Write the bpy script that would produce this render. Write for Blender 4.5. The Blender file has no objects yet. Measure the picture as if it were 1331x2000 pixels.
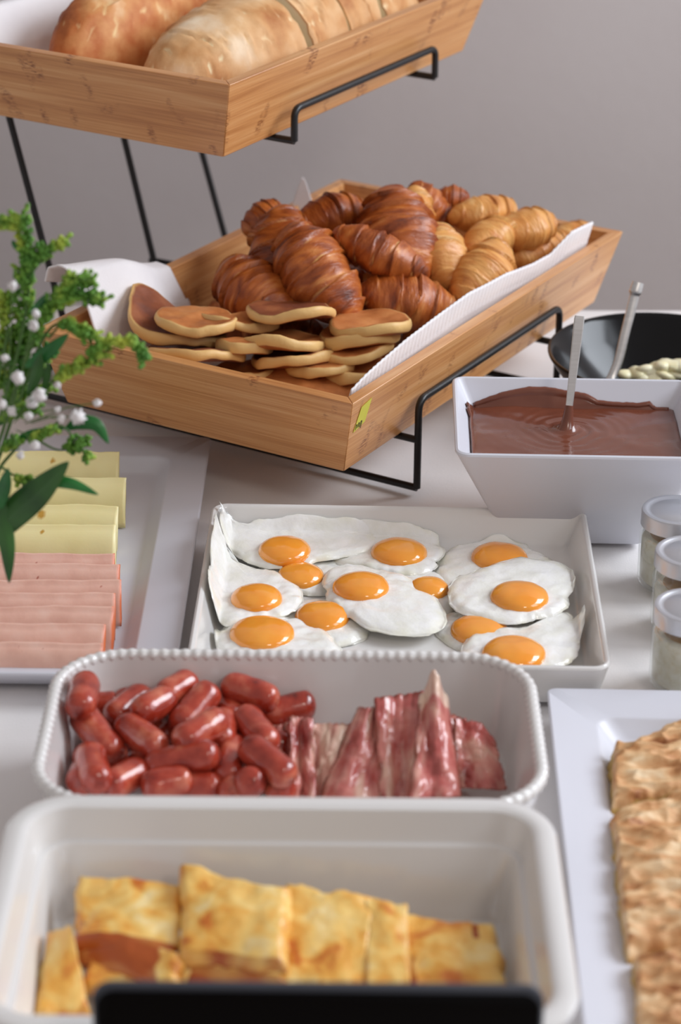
import bpy, math, random
import numpy as np
from mathutils import Vector, Matrix, noise

R_ = math.radians
SC = bpy.context.scene
COL = SC.collection
rng = random.Random(7)

# ------------------------------------------------------------------ camera (table top is z = 0)
PITCH, ROLL, FPX, CAM_H = R_(25.0), R_(-0.5), 4722.0, 0.885
_c, _s = math.cos(PITCH), math.sin(PITCH)
_R0 = np.array([[1, 0, 0], [0, -_s, -_c], [0, _c, -_s]])          # rows: right, down, forward
_cr, _sr = math.cos(ROLL), math.sin(ROLL)
CR = np.array([[_cr, _sr, 0], [-_sr, _cr, 0], [0, 0, 1]]) @ _R0
CAM = np.array([0.0, 0.0, CAM_H])
cd = bpy.data.cameras.new('camera'); cam = bpy.data.objects.new('camera', cd); COL.objects.link(cam)
cd.sensor_fit = 'VERTICAL'; cd.sensor_height = 36.0; cd.lens = FPX / 2000 * 36
m = Matrix.Identity(4)
for i in range(3):
    m[i][0], m[i][1], m[i][2], m[i][3] = CR[0][i], -CR[1][i], -CR[2][i], CAM[i]
cam.matrix_world = m
cd.dof.use_dof = True; cd.dof.focus_distance = 1.98; cd.dof.aperture_fstop = 5.6
cd.clip_start = 0.05
SC.camera = cam

# ------------------------------------------------------------------ light
w = bpy.data.worlds.new('world'); SC.world = w; w.use_nodes = True
bg = w.node_tree.nodes['Background']
bg.inputs[0].default_value = (1.0, 0.925, 0.91, 1); bg.inputs[1].default_value = 0.385
def area(name, loc, target, sx, sy, power, col):
    l = bpy.data.lights.new(name, 'AREA'); l.shape = 'RECTANGLE'; l.size = sx; l.size_y = sy
    l.energy = power; l.color = col
    o = bpy.data.objects.new(name, l); COL.objects.link(o); o.location = loc
    o.rotation_euler = (Vector(target) - Vector(loc)).to_track_quat('-Z', 'Y').to_euler()
    return o
area('window_light', (2.5, 2.25, 1.8), (0.0, 1.6, 0.0), 1.5, 1.3, 80, (0.86, 0.92, 1.0))
area('second_window_light', (2.5, 0.75, 1.8), (0.0, 1.6, 0.0), 1.0, 1.3, 17, (0.86, 0.92, 1.0))
area('warm_fill_light', (1.2, -0.6, 2.2), (0.0, 1.7, 0.0), 0.5, 0.5, 10, (1.0, 0.9, 0.8))  # weak warm fill from behind the camera, to the right
SC.view_settings.view_transform = 'Standard'; SC.view_settings.look = 'None'
SC.view_settings.exposure = 0.0; SC.view_settings.gamma = 1.0
SC.view_settings.use_curve_mapping = False

# ------------------------------------------------------------------ helpers
def at(px, py, z):
    """the point at height z that the photograph shows at this pixel"""
    d = CR.T @ np.array([(px - 665.5) / FPX, (py - 1000) / FPX, 1.0])
    return CAM + d * ((z - CAM_H) / d[2])
def at_y(px, py, y):
    d = CR.T @ np.array([(px - 665.5) / FPX, (py - 1000) / FPX, 1.0])
    return CAM + d * (y / d[1])
def lin(c):
    return tuple(((v / 255) / 12.92 if v / 255 <= 0.04045 else ((v / 255 + 0.055) / 1.055) ** 2.4) for v in c) + (1.0,)

def mat(name, stops, scale=30, stretch=(1, 1, 1), detail=5, rough=0.5, bump=0.0, bscale=None, bstretch=None,
        coat=0.0, sss=0.0, metal=0.0, spec=0.5, attrs=(), coords='Object', distort=0.0, trans=0.0, sheen=0.0, sss_r=(1, .5, .3)):
    """noise-coloured principled material; attrs = (attribute, colour, low, high) mixed over the noise in turn"""
    M = bpy.data.materials.new(name); M.use_nodes = True
    nt = M.node_tree; N = nt.nodes; Lk = nt.links; b = N['Principled BSDF']
    b.inputs['Roughness'].default_value = rough; b.inputs['Metallic'].default_value = metal
    b.inputs['Specular IOR Level'].default_value = spec
    b.inputs['Coat Weight'].default_value = coat; b.inputs['Coat Roughness'].default_value = 0.12
    b.inputs['Transmission Weight'].default_value = trans
    b.inputs['Sheen Weight'].default_value = sheen
    if sss:
        b.inputs['Subsurface Weight'].default_value = sss; b.inputs['Subsurface Scale'].default_value = 0.004
        b.inputs['Subsurface Radius'].default_value = sss_r
    tc = N.new('ShaderNodeTexCoord'); oi = N.new('ShaderNodeObjectInfo')
    mul = N.new('ShaderNodeMath'); mul.operation = 'MULTIPLY'; mul.inputs[1].default_value = 37.0
    Lk.new(oi.outputs['Random'], mul.inputs[0])
    def noise_tex(sc, st, dt):
        mp = N.new('ShaderNodeMapping'); mp.inputs['Scale'].default_value = st
        Lk.new(tc.outputs[coords], mp.inputs[0])
        n = N.new('ShaderNodeTexNoise'); n.noise_dimensions = '4D'; n.inputs['Scale'].default_value = sc
        n.inputs['Detail'].default_value = dt; n.inputs['Distortion'].default_value = distort
        Lk.new(mp.outputs[0], n.inputs['Vector']); Lk.new(mul.outputs[0], n.inputs['W'])
        return n
    if len(stops) == 1:
        b.inputs['Base Color'].default_value = lin(stops[0][1]); out = None
    else:
        n = noise_tex(scale, stretch, detail)
        r = N.new('ShaderNodeValToRGB'); e = r.color_ramp.elements
        while len(e) < len(stops): e.new(0.5)
        for k, (p, c) in enumerate(stops): e[k].position = p; e[k].color = lin(c)
        Lk.new(n.outputs[0], r.inputs[0]); out = r.outputs[0]
    for (an, c, lo, hi) in attrs:
        a = N.new('ShaderNodeAttribute'); a.attribute_name = an
        mr = N.new('ShaderNodeMapRange'); mr.inputs[1].default_value = lo; mr.inputs[2].default_value = hi
        Lk.new(a.outputs['Fac'], mr.inputs[0])
        mx = N.new('ShaderNodeMix'); mx.data_type = 'RGBA'
        Lk.new(mr.outputs[0], mx.inputs[0])
        if out is None: mx.inputs[6].default_value = lin(stops[0][1])
        else: Lk.new(out, mx.inputs[6])
        mx.inputs[7].default_value = lin(c); out = mx.outputs[2]
    if out is not None: Lk.new(out, b.inputs['Base Color'])
    if bump:
        n2 = noise_tex(bscale or scale, bstretch or stretch, 6)
        bp = N.new('ShaderNodeBump'); bp.inputs['Strength'].default_value = bump; bp.inputs['Distance'].default_value = 0.002
        Lk.new(n2.outputs[0], bp.inputs['Height']); Lk.new(bp.outputs[0], b.inputs['Normal'])
    return M

def mesh(name, V, F, mt, parent=None, attrs=None, angle=40, loc=None, rot=None):
    me = bpy.data.meshes.new(name)
    me.from_pydata([tuple(map(float, v)) for v in V], [], [tuple(map(int, f)) for f in F])
    me.validate(); me.shade_smooth()
    if angle is not None: me.set_sharp_from_angle(angle=R_(angle))
    if attrs:
        for k, vals in attrs.items():
            if len(vals) == len(me.vertices):
                a = me.attributes.new(k, 'FLOAT', 'POINT'); a.data.foreach_set('value', np.asarray(vals, dtype=np.float32))
    for x in (mt if isinstance(mt, (list, tuple)) else [mt]): me.materials.append(x)
    o = bpy.data.objects.new(name, me); COL.objects.link(o)
    if parent is not None: o.parent = parent
    if loc is not None: o.location = loc
    if rot is not None: o.rotation_euler = rot
    return o
def tag(o, label, cat, group=None, kind=None):
    o['label'] = label; o['category'] = cat
    if group: o['group'] = group
    if kind: o['kind'] = kind
    return o
def thing(name, label, cat, loc=(0, 0, 0), rotz=0.0, group=None):
    o = bpy.data.objects.new(name, None); o.empty_display_size = 0.02; COL.objects.link(o)
    o.location = loc; o.rotation_euler = (0, 0, rotz)
    return tag(o, label, cat, group)
def struct(o): o['kind'] = 'structure'; return o

def box(x0, x1, y0, y1, z0, z1):
    V = [(x, y, z) for z in (z0, z1) for y in (y0, y1) for x in (x0, x1)]
    return V, [(0, 2, 3, 1), (4, 5, 7, 6), (0, 1, 5, 4), (2, 6, 7, 3), (0, 4, 6, 2), (1, 3, 7, 5)]
def loft(rings, capa=True, capb=True, closed=True):
    n = len(rings[0]); V = [p for r in rings for p in r]; F = []
    for i in range(len(rings) - 1):
        for j in range(n if closed else n - 1):
            k = (j + 1) % n
            F.append((i * n + j, i * n + k, (i + 1) * n + k, (i + 1) * n + j))
    if capa: F.append(tuple(reversed(range(n))))
    if capb: F.append(tuple((len(rings) - 1) * n + j for j in range(n)))
    return V, F
def join(parts):
    V, F = [], []
    for v, f in parts:
        b = len(V); V += list(v); F += [tuple(i + b for i in q) for q in f]
    return V, F
def rrect(wd, dp, r, z, n=7):
    r = max(r, 0.0005); P = []
    for cx, cy, a0 in ((wd / 2 - r, dp / 2 - r, 0), (-wd / 2 + r, dp / 2 - r, 90), (-wd / 2 + r, -dp / 2 + r, 180), (wd / 2 - r, -dp / 2 + r, 270)):
        for k in range(n + 1):
            a = R_(a0 + 90 * k / n); P.append((cx + r * math.cos(a), cy + r * math.sin(a), z))
    return P
def tube(pts, r, sides=10, caps=True, radii=None, closed=False):
    pts = [Vector(p) for p in pts]; n = len(pts); rings = []; up = None
    for i, p in enumerate(pts):
        if closed: t = pts[(i + 1) % n] - pts[i - 1]
        else: t = (pts[min(i + 1, n - 1)] - pts[max(i - 1, 0)])
        t.normalize()
        if up is None: up = t.orthogonal().normalized()
        up = (up - t * up.dot(t)).normalized(); bt = t.cross(up)
        rr = radii[i] if radii is not None else r
        rings.append([tuple(p + (up * math.cos(a) + bt * math.sin(a)) * rr) for a in (2 * math.pi * k / sides for k in range(sides))])
    if closed: rings.append(rings[0])
    return loft(rings, caps and not closed, caps and not closed)
def fillet(pts, r, n=6):
    pts = [Vector(p) for p in pts]; out = [pts[0]]
    for a, b, c in zip(pts, pts[1:], pts[2:]):
        u = (a - b); v = (c - b); q = min(r, u.length * .45, v.length * .45)
        p0, p1 = b + u.normalized() * q, b + v.normalized() * q
        for k in range(n + 1):
            t = k / n; out.append(p0 * (1 - t) ** 2 + b * 2 * t * (1 - t) + p1 * t * t)
    out.append(pts[-1]); return out
def catmull(pts, n=8):
    pts = [Vector(p) for p in pts]; q = [pts[0] * 2 - pts[1]] + pts + [pts[-1] * 2 - pts[-2]]; out = []
    for i in range(1, len(q) - 2):
        for k in range(n):
            t = k / n; a, b, c, d = q[i - 1:i + 3]
            out.append(0.5 * ((2 * b) + (c - a) * t + (2 * a - 5 * b + 4 * c - d) * t * t + (3 * b - a - 3 * c + d) * t ** 3))
    out.append(pts[-1]); return out
def lathe(prof, n=40):
    rings = [[(r * math.cos(2 * math.pi * k / n), r * math.sin(2 * math.pi * k / n), z) for k in range(n)] for r, z in prof]
    return loft(rings, True, True)
def nz(p, s, seed=0.0):
    return noise.noise(Vector((p[0] * s + seed * 13.7, p[1] * s - seed * 7.3, p[2] * s + seed * 3.1)))
def fbm(p, s, seed=0.0, o=4):
    return sum(nz(p, s * 2 ** k, seed + k) / 2 ** k for k in range(o))
def sheet(fn, nu, nv, thick, off=None):
    """a closed thin sheet: fn(u,v) -> point; thickened along its own normals"""
    G = np.array([[fn(i / nu, j / nv) for j in range(nv + 1)] for i in range(nu + 1)], dtype=float)
    du = np.gradient(G, axis=0); dv = np.gradient(G, axis=1)
    nn = np.cross(du, dv); nn /= (np.linalg.norm(nn, axis=2, keepdims=True) + 1e-12)
    a = G + nn * thick / 2; b = G - nn * thick / 2; W = nv + 1; n1 = (nu + 1) * W
    V = list(a.reshape(-1, 3)) + list(b.reshape(-1, 3)); F = []
    idx = lambda i, j: i * W + j
    for i in range(nu):
        for j in range(nv):
            F.append((idx(i, j), idx(i + 1, j), idx(i + 1, j + 1), idx(i, j + 1)))
            F.append((n1 + idx(i, j), n1 + idx(i, j + 1), n1 + idx(i + 1, j + 1), n1 + idx(i + 1, j)))
    for i in range(nu):
        for j in (0, nv):
            q = (idx(i, j), idx(i + 1, j), n1 + idx(i + 1, j), n1 + idx(i, j)); F.append(q if j == nv else q[::-1])
    for j in range(nv):
        for i in (0, nu):
            q = (idx(i, j), idx(i, j + 1), n1 + idx(i, j + 1), n1 + idx(i, j)); F.append(q[::-1] if i == nu else q)
    U = [i / nu for i in range(nu + 1) for j in range(nv + 1)] * 2
    Vv = [j / nv for i in range(nu + 1) for j in range(nv + 1)] * 2
    return V, F, U, Vv
def part_out(items, floor=None, it=60, k=0.96):
    """items: dicts with a, b (3-D ends) and r; slides overlapping ones apart along their lines of sight, the higher one nearer"""
    T = np.linspace(0, 1, 5)[:, None]
    for _ in range(it):
        moved = False
        for i in range(len(items)):
            for j in range(i + 1, len(items)):
                A, B = items[i], items[j]
                pa = A['a'] * (1 - T) + A['b'] * T; pb = B['a'] * (1 - T) + B['b'] * T
                d = np.linalg.norm(pa[:, None] - pb[None], axis=2).min(); need = (A['r'] + B['r']) * k
                if d < need:
                    top, low = (A, B) if A['o'] >= B['o'] else (B, A)
                    st = (need - d) * 0.5
                    for q, sg in ((top, -1), (low, 1)):
                        mid = (q['a'] + q['b']) / 2; ray = (mid - CAM) / np.linalg.norm(mid - CAM)
                        mv = ray * sg * st
                        if sg > 0 and floor is not None and min(q['a'][2], q['b'][2]) + mv[2] - q['r'] < floor: continue
                        q['a'] = q['a'] + mv; q['b'] = q['b'] + mv; moved = True
        if not moved: break

# ------------------------------------------------------------------ materials
M = {}
M['ceramic'] = mat('white_ceramic', [(0, (226, 224, 222))], rough=0.16, coat=0.5)
M['melamine'] = mat('white_melamine', [(0, (212, 213, 222))], rough=0.36, coat=0.0)
M['wall'] = mat('wall_paint', [(0.3, (205, 197, 196)), (0.7, (210, 203, 202))], scale=5, rough=0.9, bump=0.15, bscale=90)
M['floor'] = mat('floor_boards', [(0.3, (120, 104, 92)), (0.7, (146, 128, 112))], scale=4, stretch=(1, 12, 1), rough=0.5)
M['cloth'] = mat('table_linen', [(0.3, (234, 230, 228)), (0.7, (240, 236, 235))], scale=8, rough=0.75, bump=0.12, bscale=600, sheen=0.1)
M['napkin'] = mat('napkin_cotton', [(0.3, (232, 228, 230)), (0.7, (240, 237, 238))], scale=30, rough=0.85, bump=0.25, bscale=700, sheen=0.2)
M['table_wood'] = mat('table_wood', [(0.3, (110, 80, 58)), (0.7, (134, 100, 72))], scale=6, stretch=(1, 10, 10), rough=0.5)
M['black_metal'] = mat('black_powder_metal', [(0, (16, 15, 17))], rough=0.38, bump=0.1, bscale=400)
M['black_gloss'] = mat('black_gloss', [(0, (9, 9, 11))], rough=0.16, spec=0.3)
M['steel'] = mat('brushed_steel', [(0.3, (206, 205, 204)), (0.7, (222, 221, 221))], scale=40, stretch=(1, 1, 12), metal=1.0, rough=0.34)
M['lid'] = mat('silver_lid', [(0, (206, 208, 214))], metal=0.7, rough=0.32)
M['chocolate'] = mat('chocolate_spread', [(0.3, (108, 58, 41)), (0.7, (118, 66, 48))], scale=30, rough=0.2, coat=0.3)
M['cream'] = mat('oat_cream', [(0.42, (236, 230, 214)), (0.62, (226, 216, 190)), (0.75, (196, 176, 136))], scale=170, rough=0.4, sss=0.1)
M['crumb_brown'] = mat('brown_topping', [(0.3, (150, 108, 62)), (0.7, (178, 136, 84))], scale=120, rough=0.7)
M['butter'] = mat('butter', [(0.3, (236, 226, 178)), (0.7, (244, 238, 208))], scale=60, rough=0.35, sss=0.15)
M['white_egg'] = mat('egg_white', [(0.35, (240, 240, 232)), (0.6, (249, 249, 246))], scale=60, rough=0.16, coat=0.5, sss=0.2, sss_r=(1, 1, .8), bump=0.25, bscale=220,
                     attrs=[('rim', (232, 228, 196), 0.85, 1.3)])
M['yolk'] = mat('egg_yolk', [(0.3, (245, 150, 40)), (0.7, (250, 168, 62))], scale=50, rough=0.1, coat=0.7, sss=0.15, sss_r=(1, .4, .1))
M['sausage'] = mat('sausage_skin', [(0.29, (70, 14, 8)), (0.38, (146, 42, 26)), (0.54, (178, 66, 46)), (0.72, (212, 122, 94))], scale=60, detail=8, rough=0.2, coat=0.5, bump=0.3, bscale=160,
                     attrs=[('tip', (110, 30, 20), 0.6, 1.2)])
M['bacon'] = mat('bacon', [(0.3, (138, 50, 42)), (0.43, (184, 92, 86)), (0.58, (208, 134, 122)), (0.72, (232, 192, 170))], scale=40, stretch=(1, 1, 1), rough=0.22, coat=0.4, bump=0.4, bscale=150,
                   attrs=[('fat', (232, 200, 178), 0.42, 0.95), ('edge', (128, 52, 20), 0.45, 1.05)])
M['omelette'] = mat('omelette', [(0.33, (204, 112, 36)), (0.43, (236, 174, 76)), (0.56, (244, 204, 118)), (0.7, (250, 226, 166))], scale=44, distort=0.8, detail=8, rough=0.42, coat=0.15, sss=0.1, bump=0.5, bscale=110,
                      attrs=[('brown', (168, 78, 22), 0.45, 1.0)])
M['pie'] = mat('pie_crust', [(0.32, (142, 84, 44)), (0.43, (202, 146, 94)), (0.57, (226, 186, 138)), (0.7, (244, 220, 182))], scale=48, stretch=(1, 2.2, 1), detail=6, rough=0.6, bump=0.8, bscale=90,
                 attrs=[('side', (196, 160, 92), 0.3, 1.0)])
M['cheese'] = mat('cheese', [(0.3, (236, 222, 158)), (0.7, (242, 230, 174))], scale=30, rough=0.4, sss=0.15, bump=0.06, bscale=300, attrs=[('hole', (196, 150, 60), 0.4, 1.0)])
M['ham'] = mat('ham', [(0.3, (226, 176, 158)), (0.55, (236, 190, 172)), (0.75, (240, 200, 184))], scale=60, rough=0.4, sss=0.15, bump=0.12, bscale=260,
               attrs=[('rind', (212, 104, 50), 0.45, 1.0), ('hole', (178, 96, 80), 0.5, 1.0)])
M['pancake'] = mat('pancake', [(0.3, (150, 84, 40)), (0.5, (190, 116, 62)), (0.7, (208, 140, 82))], scale=38, detail=5, rough=0.5, bump=0.25, bscale=160,
                   attrs=[('rim', (228, 188, 122), 0.3, 0.8)])
M['pancake_dark'] = mat('pancake_dark', [(0.3, (104, 52, 32)), (0.5, (142, 78, 48)), (0.7, (176, 110, 66))], scale=30, detail=5, rough=0.5, bump=0.25, bscale=160,
                   attrs=[('rim', (228, 186, 120), 0.3, 0.8)])
def crs(name, a, b, c, d):
    return mat(name, [(0.28, a), (0.42, b), (0.58, c), (0.74, d)], scale=30, stretch=(2.6, 0.9, 0.9), detail=9, distort=0.9, rough=0.4, coat=0.10, bump=0.8, bscale=70, bstretch=(3, .9, .9),
               attrs=[('crease', (232, 180, 112), 0.5, 1.15), ('dark', a, 0.55, 1.1)])
M['croissant'] = crs('croissant_dark', (84, 30, 8), (148, 70, 24), (184, 100, 40), (220, 150, 84))
M['croissant_pale'] = crs('croissant_pale', (168, 90, 36), (210, 140, 70), (226, 166, 94), (240, 196, 132))
M['crust'] = mat('bread_crust', [(0.28, (172, 104, 52)), (0.42, (208, 152, 96)), (0.56, (226, 182, 132)), (0.72, (244, 220, 188))], scale=22, detail=7, rough=0.7, bump=0.5, bscale=60,
                 attrs=[('crack', (244, 222, 176), 0.35, 0.9), ('crumb', (246, 232, 200), 0.4, 0.8)])
M['crust_dark'] = mat('bread_crust_dark', [(0.3, (128, 58, 20)), (0.45, (190, 108, 52)), (0.58, (216, 152, 92)), (0.72, (242, 212, 168))], scale=24, detail=7, rough=0.65, bump=0.6, bscale=60,
                 attrs=[('crack', (240, 208, 150), 0.35, 0.9)])
M['leaf'] = mat('leaf_green', [(0.3, (24, 92, 40)), (0.7, (48, 132, 58))], scale=40, rough=0.4, coat=0.1)
M['leaf_dark'] = mat('leaf_dark_green', [(0.3, (34, 76, 30)), (0.7, (58, 108, 44))], scale=40, rough=0.4, coat=0.1)
M['stem'] = mat('stem_green', [(0.3, (62, 96, 40)), (0.7, (84, 120, 54))], scale=60, rough=0.5)
M['buds'] = mat('goldenrod_buds', [(0.36, (62, 118, 36)), (0.5, (104, 152, 48)), (0.66, (186, 200, 74))], scale=45, rough=0.6)
M['blossom'] = mat('white_blossom', [(0.3, (226, 222, 222)), (0.7, (244, 240, 240))], scale=300, rough=0.7)
M['sticker'] = mat('yellow_paper', [(0.3, (206, 200, 76)), (0.7, (216, 210, 92))], scale=60, rough=0.5)
M['ink'] = mat('black_ink', [(0, (40, 40, 30))], rough=0.6)
M['vase'] = mat('white_vase', [(0, (220, 220, 222))], rough=0.2, coat=0.4)
M['black_board'] = mat('black_board', [(0, (4, 3, 4))], rough=0.3, spec=0.12)
M['board_edge'] = mat('board_edge', [(0, (66, 70, 80))], rough=0.3)
gl = bpy.data.materials.new('clear_glass'); gl.use_nodes = True; _n = gl.node_tree.nodes; _n.clear()
_o = _n.new('ShaderNodeOutputMaterial'); _m = _n.new('ShaderNodeMixShader'); _t = _n.new('ShaderNodeBsdfTransparent'); _g = _n.new('ShaderNodeBsdfGlossy'); _lw = _n.new('ShaderNodeLayerWeight'); _f = _n.new('ShaderNodeMath'); _f.operation = 'MULTIPLY_ADD'
_t.inputs[0].default_value = (0.97, 0.98, 0.97, 1); _g.inputs['Roughness'].default_value = 0.03; _lw.inputs['Blend'].default_value = 0.25; _f.inputs[1].default_value = 0.5; _f.inputs[2].default_value = 0.03
for _a, _b in ((_lw.outputs['Facing'], _f.inputs[0]), (_f.outputs[0], _m.inputs[0]), (_t.outputs[0], _m.inputs[1]), (_g.outputs[0], _m.inputs[2]), (_m.outputs[0], _o.inputs[0])): gl.node_tree.links.new(_a, _b)
M['glass'] = gl

def bamboo(name, c0, c1, c2):
    Mt = bpy.data.materials.new(name); Mt.use_nodes = True; nt = Mt.node_tree; N = nt.nodes; Lk = nt.links; b = N['Principled BSDF']
    b.inputs['Roughness'].default_value = 0.36; b.inputs['Coat Weight'].default_value = 0.25; b.inputs['Coat Roughness'].default_value = 0.25
    tc = N.new('ShaderNodeTexCoord'); oi = N.new('ShaderNodeObjectInfo')
    mu = N.new('ShaderNodeMath'); mu.operation = 'MULTIPLY'; mu.inputs[1].default_value = 21; Lk.new(oi.outputs['Random'], mu.inputs[0])
    def nt_(st, sc, dt=3):
        mp = N.new('ShaderNodeMapping'); mp.inputs['Scale'].default_value = st; Lk.new(tc.outputs['Object'], mp.inputs[0])
        n = N.new('ShaderNodeTexNoise'); n.noise_dimensions = '4D'; n.inputs['Scale'].default_value = sc; n.inputs['Detail'].default_value = dt
        Lk.new(mp.outputs[0], n.inputs['Vector']); Lk.new(mu.outputs[0], n.inputs['W']); return n
    fine = nt_((2.5, 40, 160), 5, 4); broad = nt_((1.2, 10, 38), 3, 2); knot = nt_((34, 8, 20), 1.3, 1); dash = nt_((60, 80, 300), 3, 2)
    r = N.new('ShaderNodeValToRGB'); e = r.color_ramp.elements; e.new(0.5)
    for k, (p, c) in enumerate(((0.3, c0), (0.5, c1), (0.72, c2))): e[k].position = p; e[k].color = lin(c)
    ad = N.new('ShaderNodeMath'); ad.operation = 'ADD'; Lk.new(fine.outputs[0], ad.inputs[0]); Lk.new(broad.outputs[0], ad.inputs[1])
    hf = N.new('ShaderNodeMath'); hf.operation = 'MULTIPLY'; hf.inputs[1].default_value = 0.5; Lk.new(ad.outputs[0], hf.inputs[0]); Lk.new(hf.outputs[0], r.inputs[0])
    k1 = N.new('ShaderNodeMapRange'); k1.inputs[1].default_value = 0.60; k1.inputs[2].default_value = 0.68; Lk.new(knot.outputs[0], k1.inputs[0])
    k2 = N.new('ShaderNodeMapRange'); k2.inputs[1].default_value = 0.45; k2.inputs[2].default_value = 0.6; Lk.new(dash.outputs[0], k2.inputs[0])
    km = N.new('ShaderNodeMath'); km.operation = 'MULTIPLY'; Lk.new(k1.outputs[0], km.inputs[0]); Lk.new(k2.outputs[0], km.inputs[1])
    mx = N.new('ShaderNodeMix'); mx.data_type = 'RGBA'; Lk.new(km.outputs[0], mx.inputs[0]); Lk.new(r.outputs[0], mx.inputs[6]); mx.inputs[7].default_value = lin((140, 82, 42))
    Lk.new(mx.outputs[2], b.inputs['Base Color'])
    bp = N.new('ShaderNodeBump'); bp.inputs['Strength'].default_value = 0.12; bp.inputs['Distance'].default_value = 0.001
    Lk.new(fine.outputs[0], bp.inputs['Height']); Lk.new(bp.outputs[0], b.inputs['Normal'])
    return Mt
M['bamboo'] = bamboo('bamboo', (170, 106, 54), (208, 148, 90), (228, 180, 128))

# ------------------------------------------------------------------ the room and the table
struct(mesh('floor', *box(-2.2, 2.2, -1.0, 2.95, -0.80, -0.75), M['floor']))
struct(mesh('wall_back', *box(-2.2, 2.2, 2.85, 2.95, -0.75, 1.9), M['wall']))
tb = thing('table', 'long buffet table hidden under the white cloth', 'table', (0, 1.66, -0.75))
mesh('tabletop', *box(-1.1, 1.1, -0.73, 0.745, 0.715, 0.742), M['table_wood'], tb)
for sx in (-1, 1):
    for sy in (-1, 1):
        mesh('leg', *box(sx * 1.02 - .03, sx * 1.02 + .03, sy * .66 - .03, sy * .66 + .03, 0, 0.715), M['table_wood'], tb)
def cloth_fn(u, v):
    x = -1.14 + 2.28 * u; s = v * 2.0; yb, yf = 2.425, 0.91
    if s < 0.22: y, z = yb, -0.005 - (0.22 - s)
    elif s < 0.22 + (yb - yf): y, z = yb - (s - 0.22), -0.005
    else: y, z = yf, -0.005 - (s - 0.22 - (yb - yf))
    if z > -0.01:
        z += 0.0016 * nz((x, y, 0), 5, 3) + 0.0012 * nz((x * .6, y, 0), 16, 5) - 0.0006
        for yc in (1.752, 2.30): z += 0.0016 * math.exp(-((y - yc) / 0.004) ** 2)
    else:
        wv = 0.018 * math.sin(x * 21 + 2 * nz((x, 0, 0), 3)) * min(1, -z / 0.2); y += (wv + .008) if y > 2 else -(wv + .008)
    return (x, y, min(z, 0.0))
V, F, U, Vv = sheet(cloth_fn, 60, 160, 0.002)
cl = tag(mesh('tablecloth', V, F, M['cloth'], angle=None), 'white tablecloth with a pressed fold spread over the whole buffet table', 'tablecloth')

# ------------------------------------------------------------------ bamboo trays and their black wire stand
PSI = R_(30.62); TX = np.array([math.cos(PSI), -math.sin(PSI), 0]); TY = np.array([math.sin(PSI), math.cos(PSI), 0])
LO_C = np.array([0.0029, 2.1488, 0.0]); UP_C = np.array([-0.1152, 2.3354, 0.0]); TW, TL_LO, TL_UP = 0.3274, 0.5285, 0.4893
LO_Z, UP_Z, LO_H, UP_H = 0.0534, 0.2648, 0.0726, 0.073
def lo(x, y, z=0): return LO_C + TX * x + TY * y + np.array([0, 0, z])
def up(x, y, z=0): return UP_C + TX * x + TY * y + np.array([0, 0, z])
def to_lo(p): d = np.asarray(p) - LO_C; return np.array([d @ TX, d @ TY, d[2]])
def to_up(p): d = np.asarray(p) - UP_C; return np.array([d @ TX, d @ TY, d[2]])
def tray(label, C, z, W_, L_, h, fl):
    t = thing('bamboo_tray', label, 'tray', (C[0], C[1], z), -PSI)
    th = 0.0115
    def board(name, ln, dist, ang):
        # local: X along the board, Y outwards, Z up; mitred ends, flared outwards
        a, bq = ln / 2, ln / 2 - fl
        sec = [(-fl, 0.0, bq), (0.0, h, a), (-th, h, a - th), (-fl - th, 0.0, bq - th)]
        V = [(s * q[2], q[0], q[1]) for s in (-1, 1) for q in sec]
        F = [(0, 1, 2, 3), (7, 6, 5, 4)] + [(i, i + 4, (i + 1) % 4 + 4, (i + 1) % 4) for i in range(4)]
        o = mesh(name, V, F, M['bamboo'], t, angle=20)
        o.rotation_euler = (0, 0, ang); o.location = (-math.sin(ang) * dist, math.cos(ang) * dist, 0)
        bv = o.modifiers.new('bevel', 'BEVEL'); bv.width = 0.0009; bv.segments = 2; bv.limit_method = 'ANGLE'
        return o
    board('back_board', W_, L_ / 2, 0); board('front_board', W_, L_ / 2, math.pi)
    board('side_board', L_, W_ / 2, math.pi / 2); board('side_board', L_, W_ / 2, -math.pi / 2)
    bw, bl = W_ / 2 - fl - th * .6, L_ / 2 - fl - th * .6
    mesh('bottom_board', *box(-bl, bl, -bw, bw, 0.001, 0.008), M['bamboo'], t, rot=(0, 0, math.pi / 2))
    return t
t_lo = tray('lower bamboo tray of croissants and pancakes with a yellow sticker on its corner', LO_C, LO_Z, TW, TL_LO, LO_H, 0.019)
t_up = tray('upper bamboo tray of crusty loaves at the top left', UP_C, UP_Z, TW, TL_UP, UP_H, 0.021)
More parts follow.
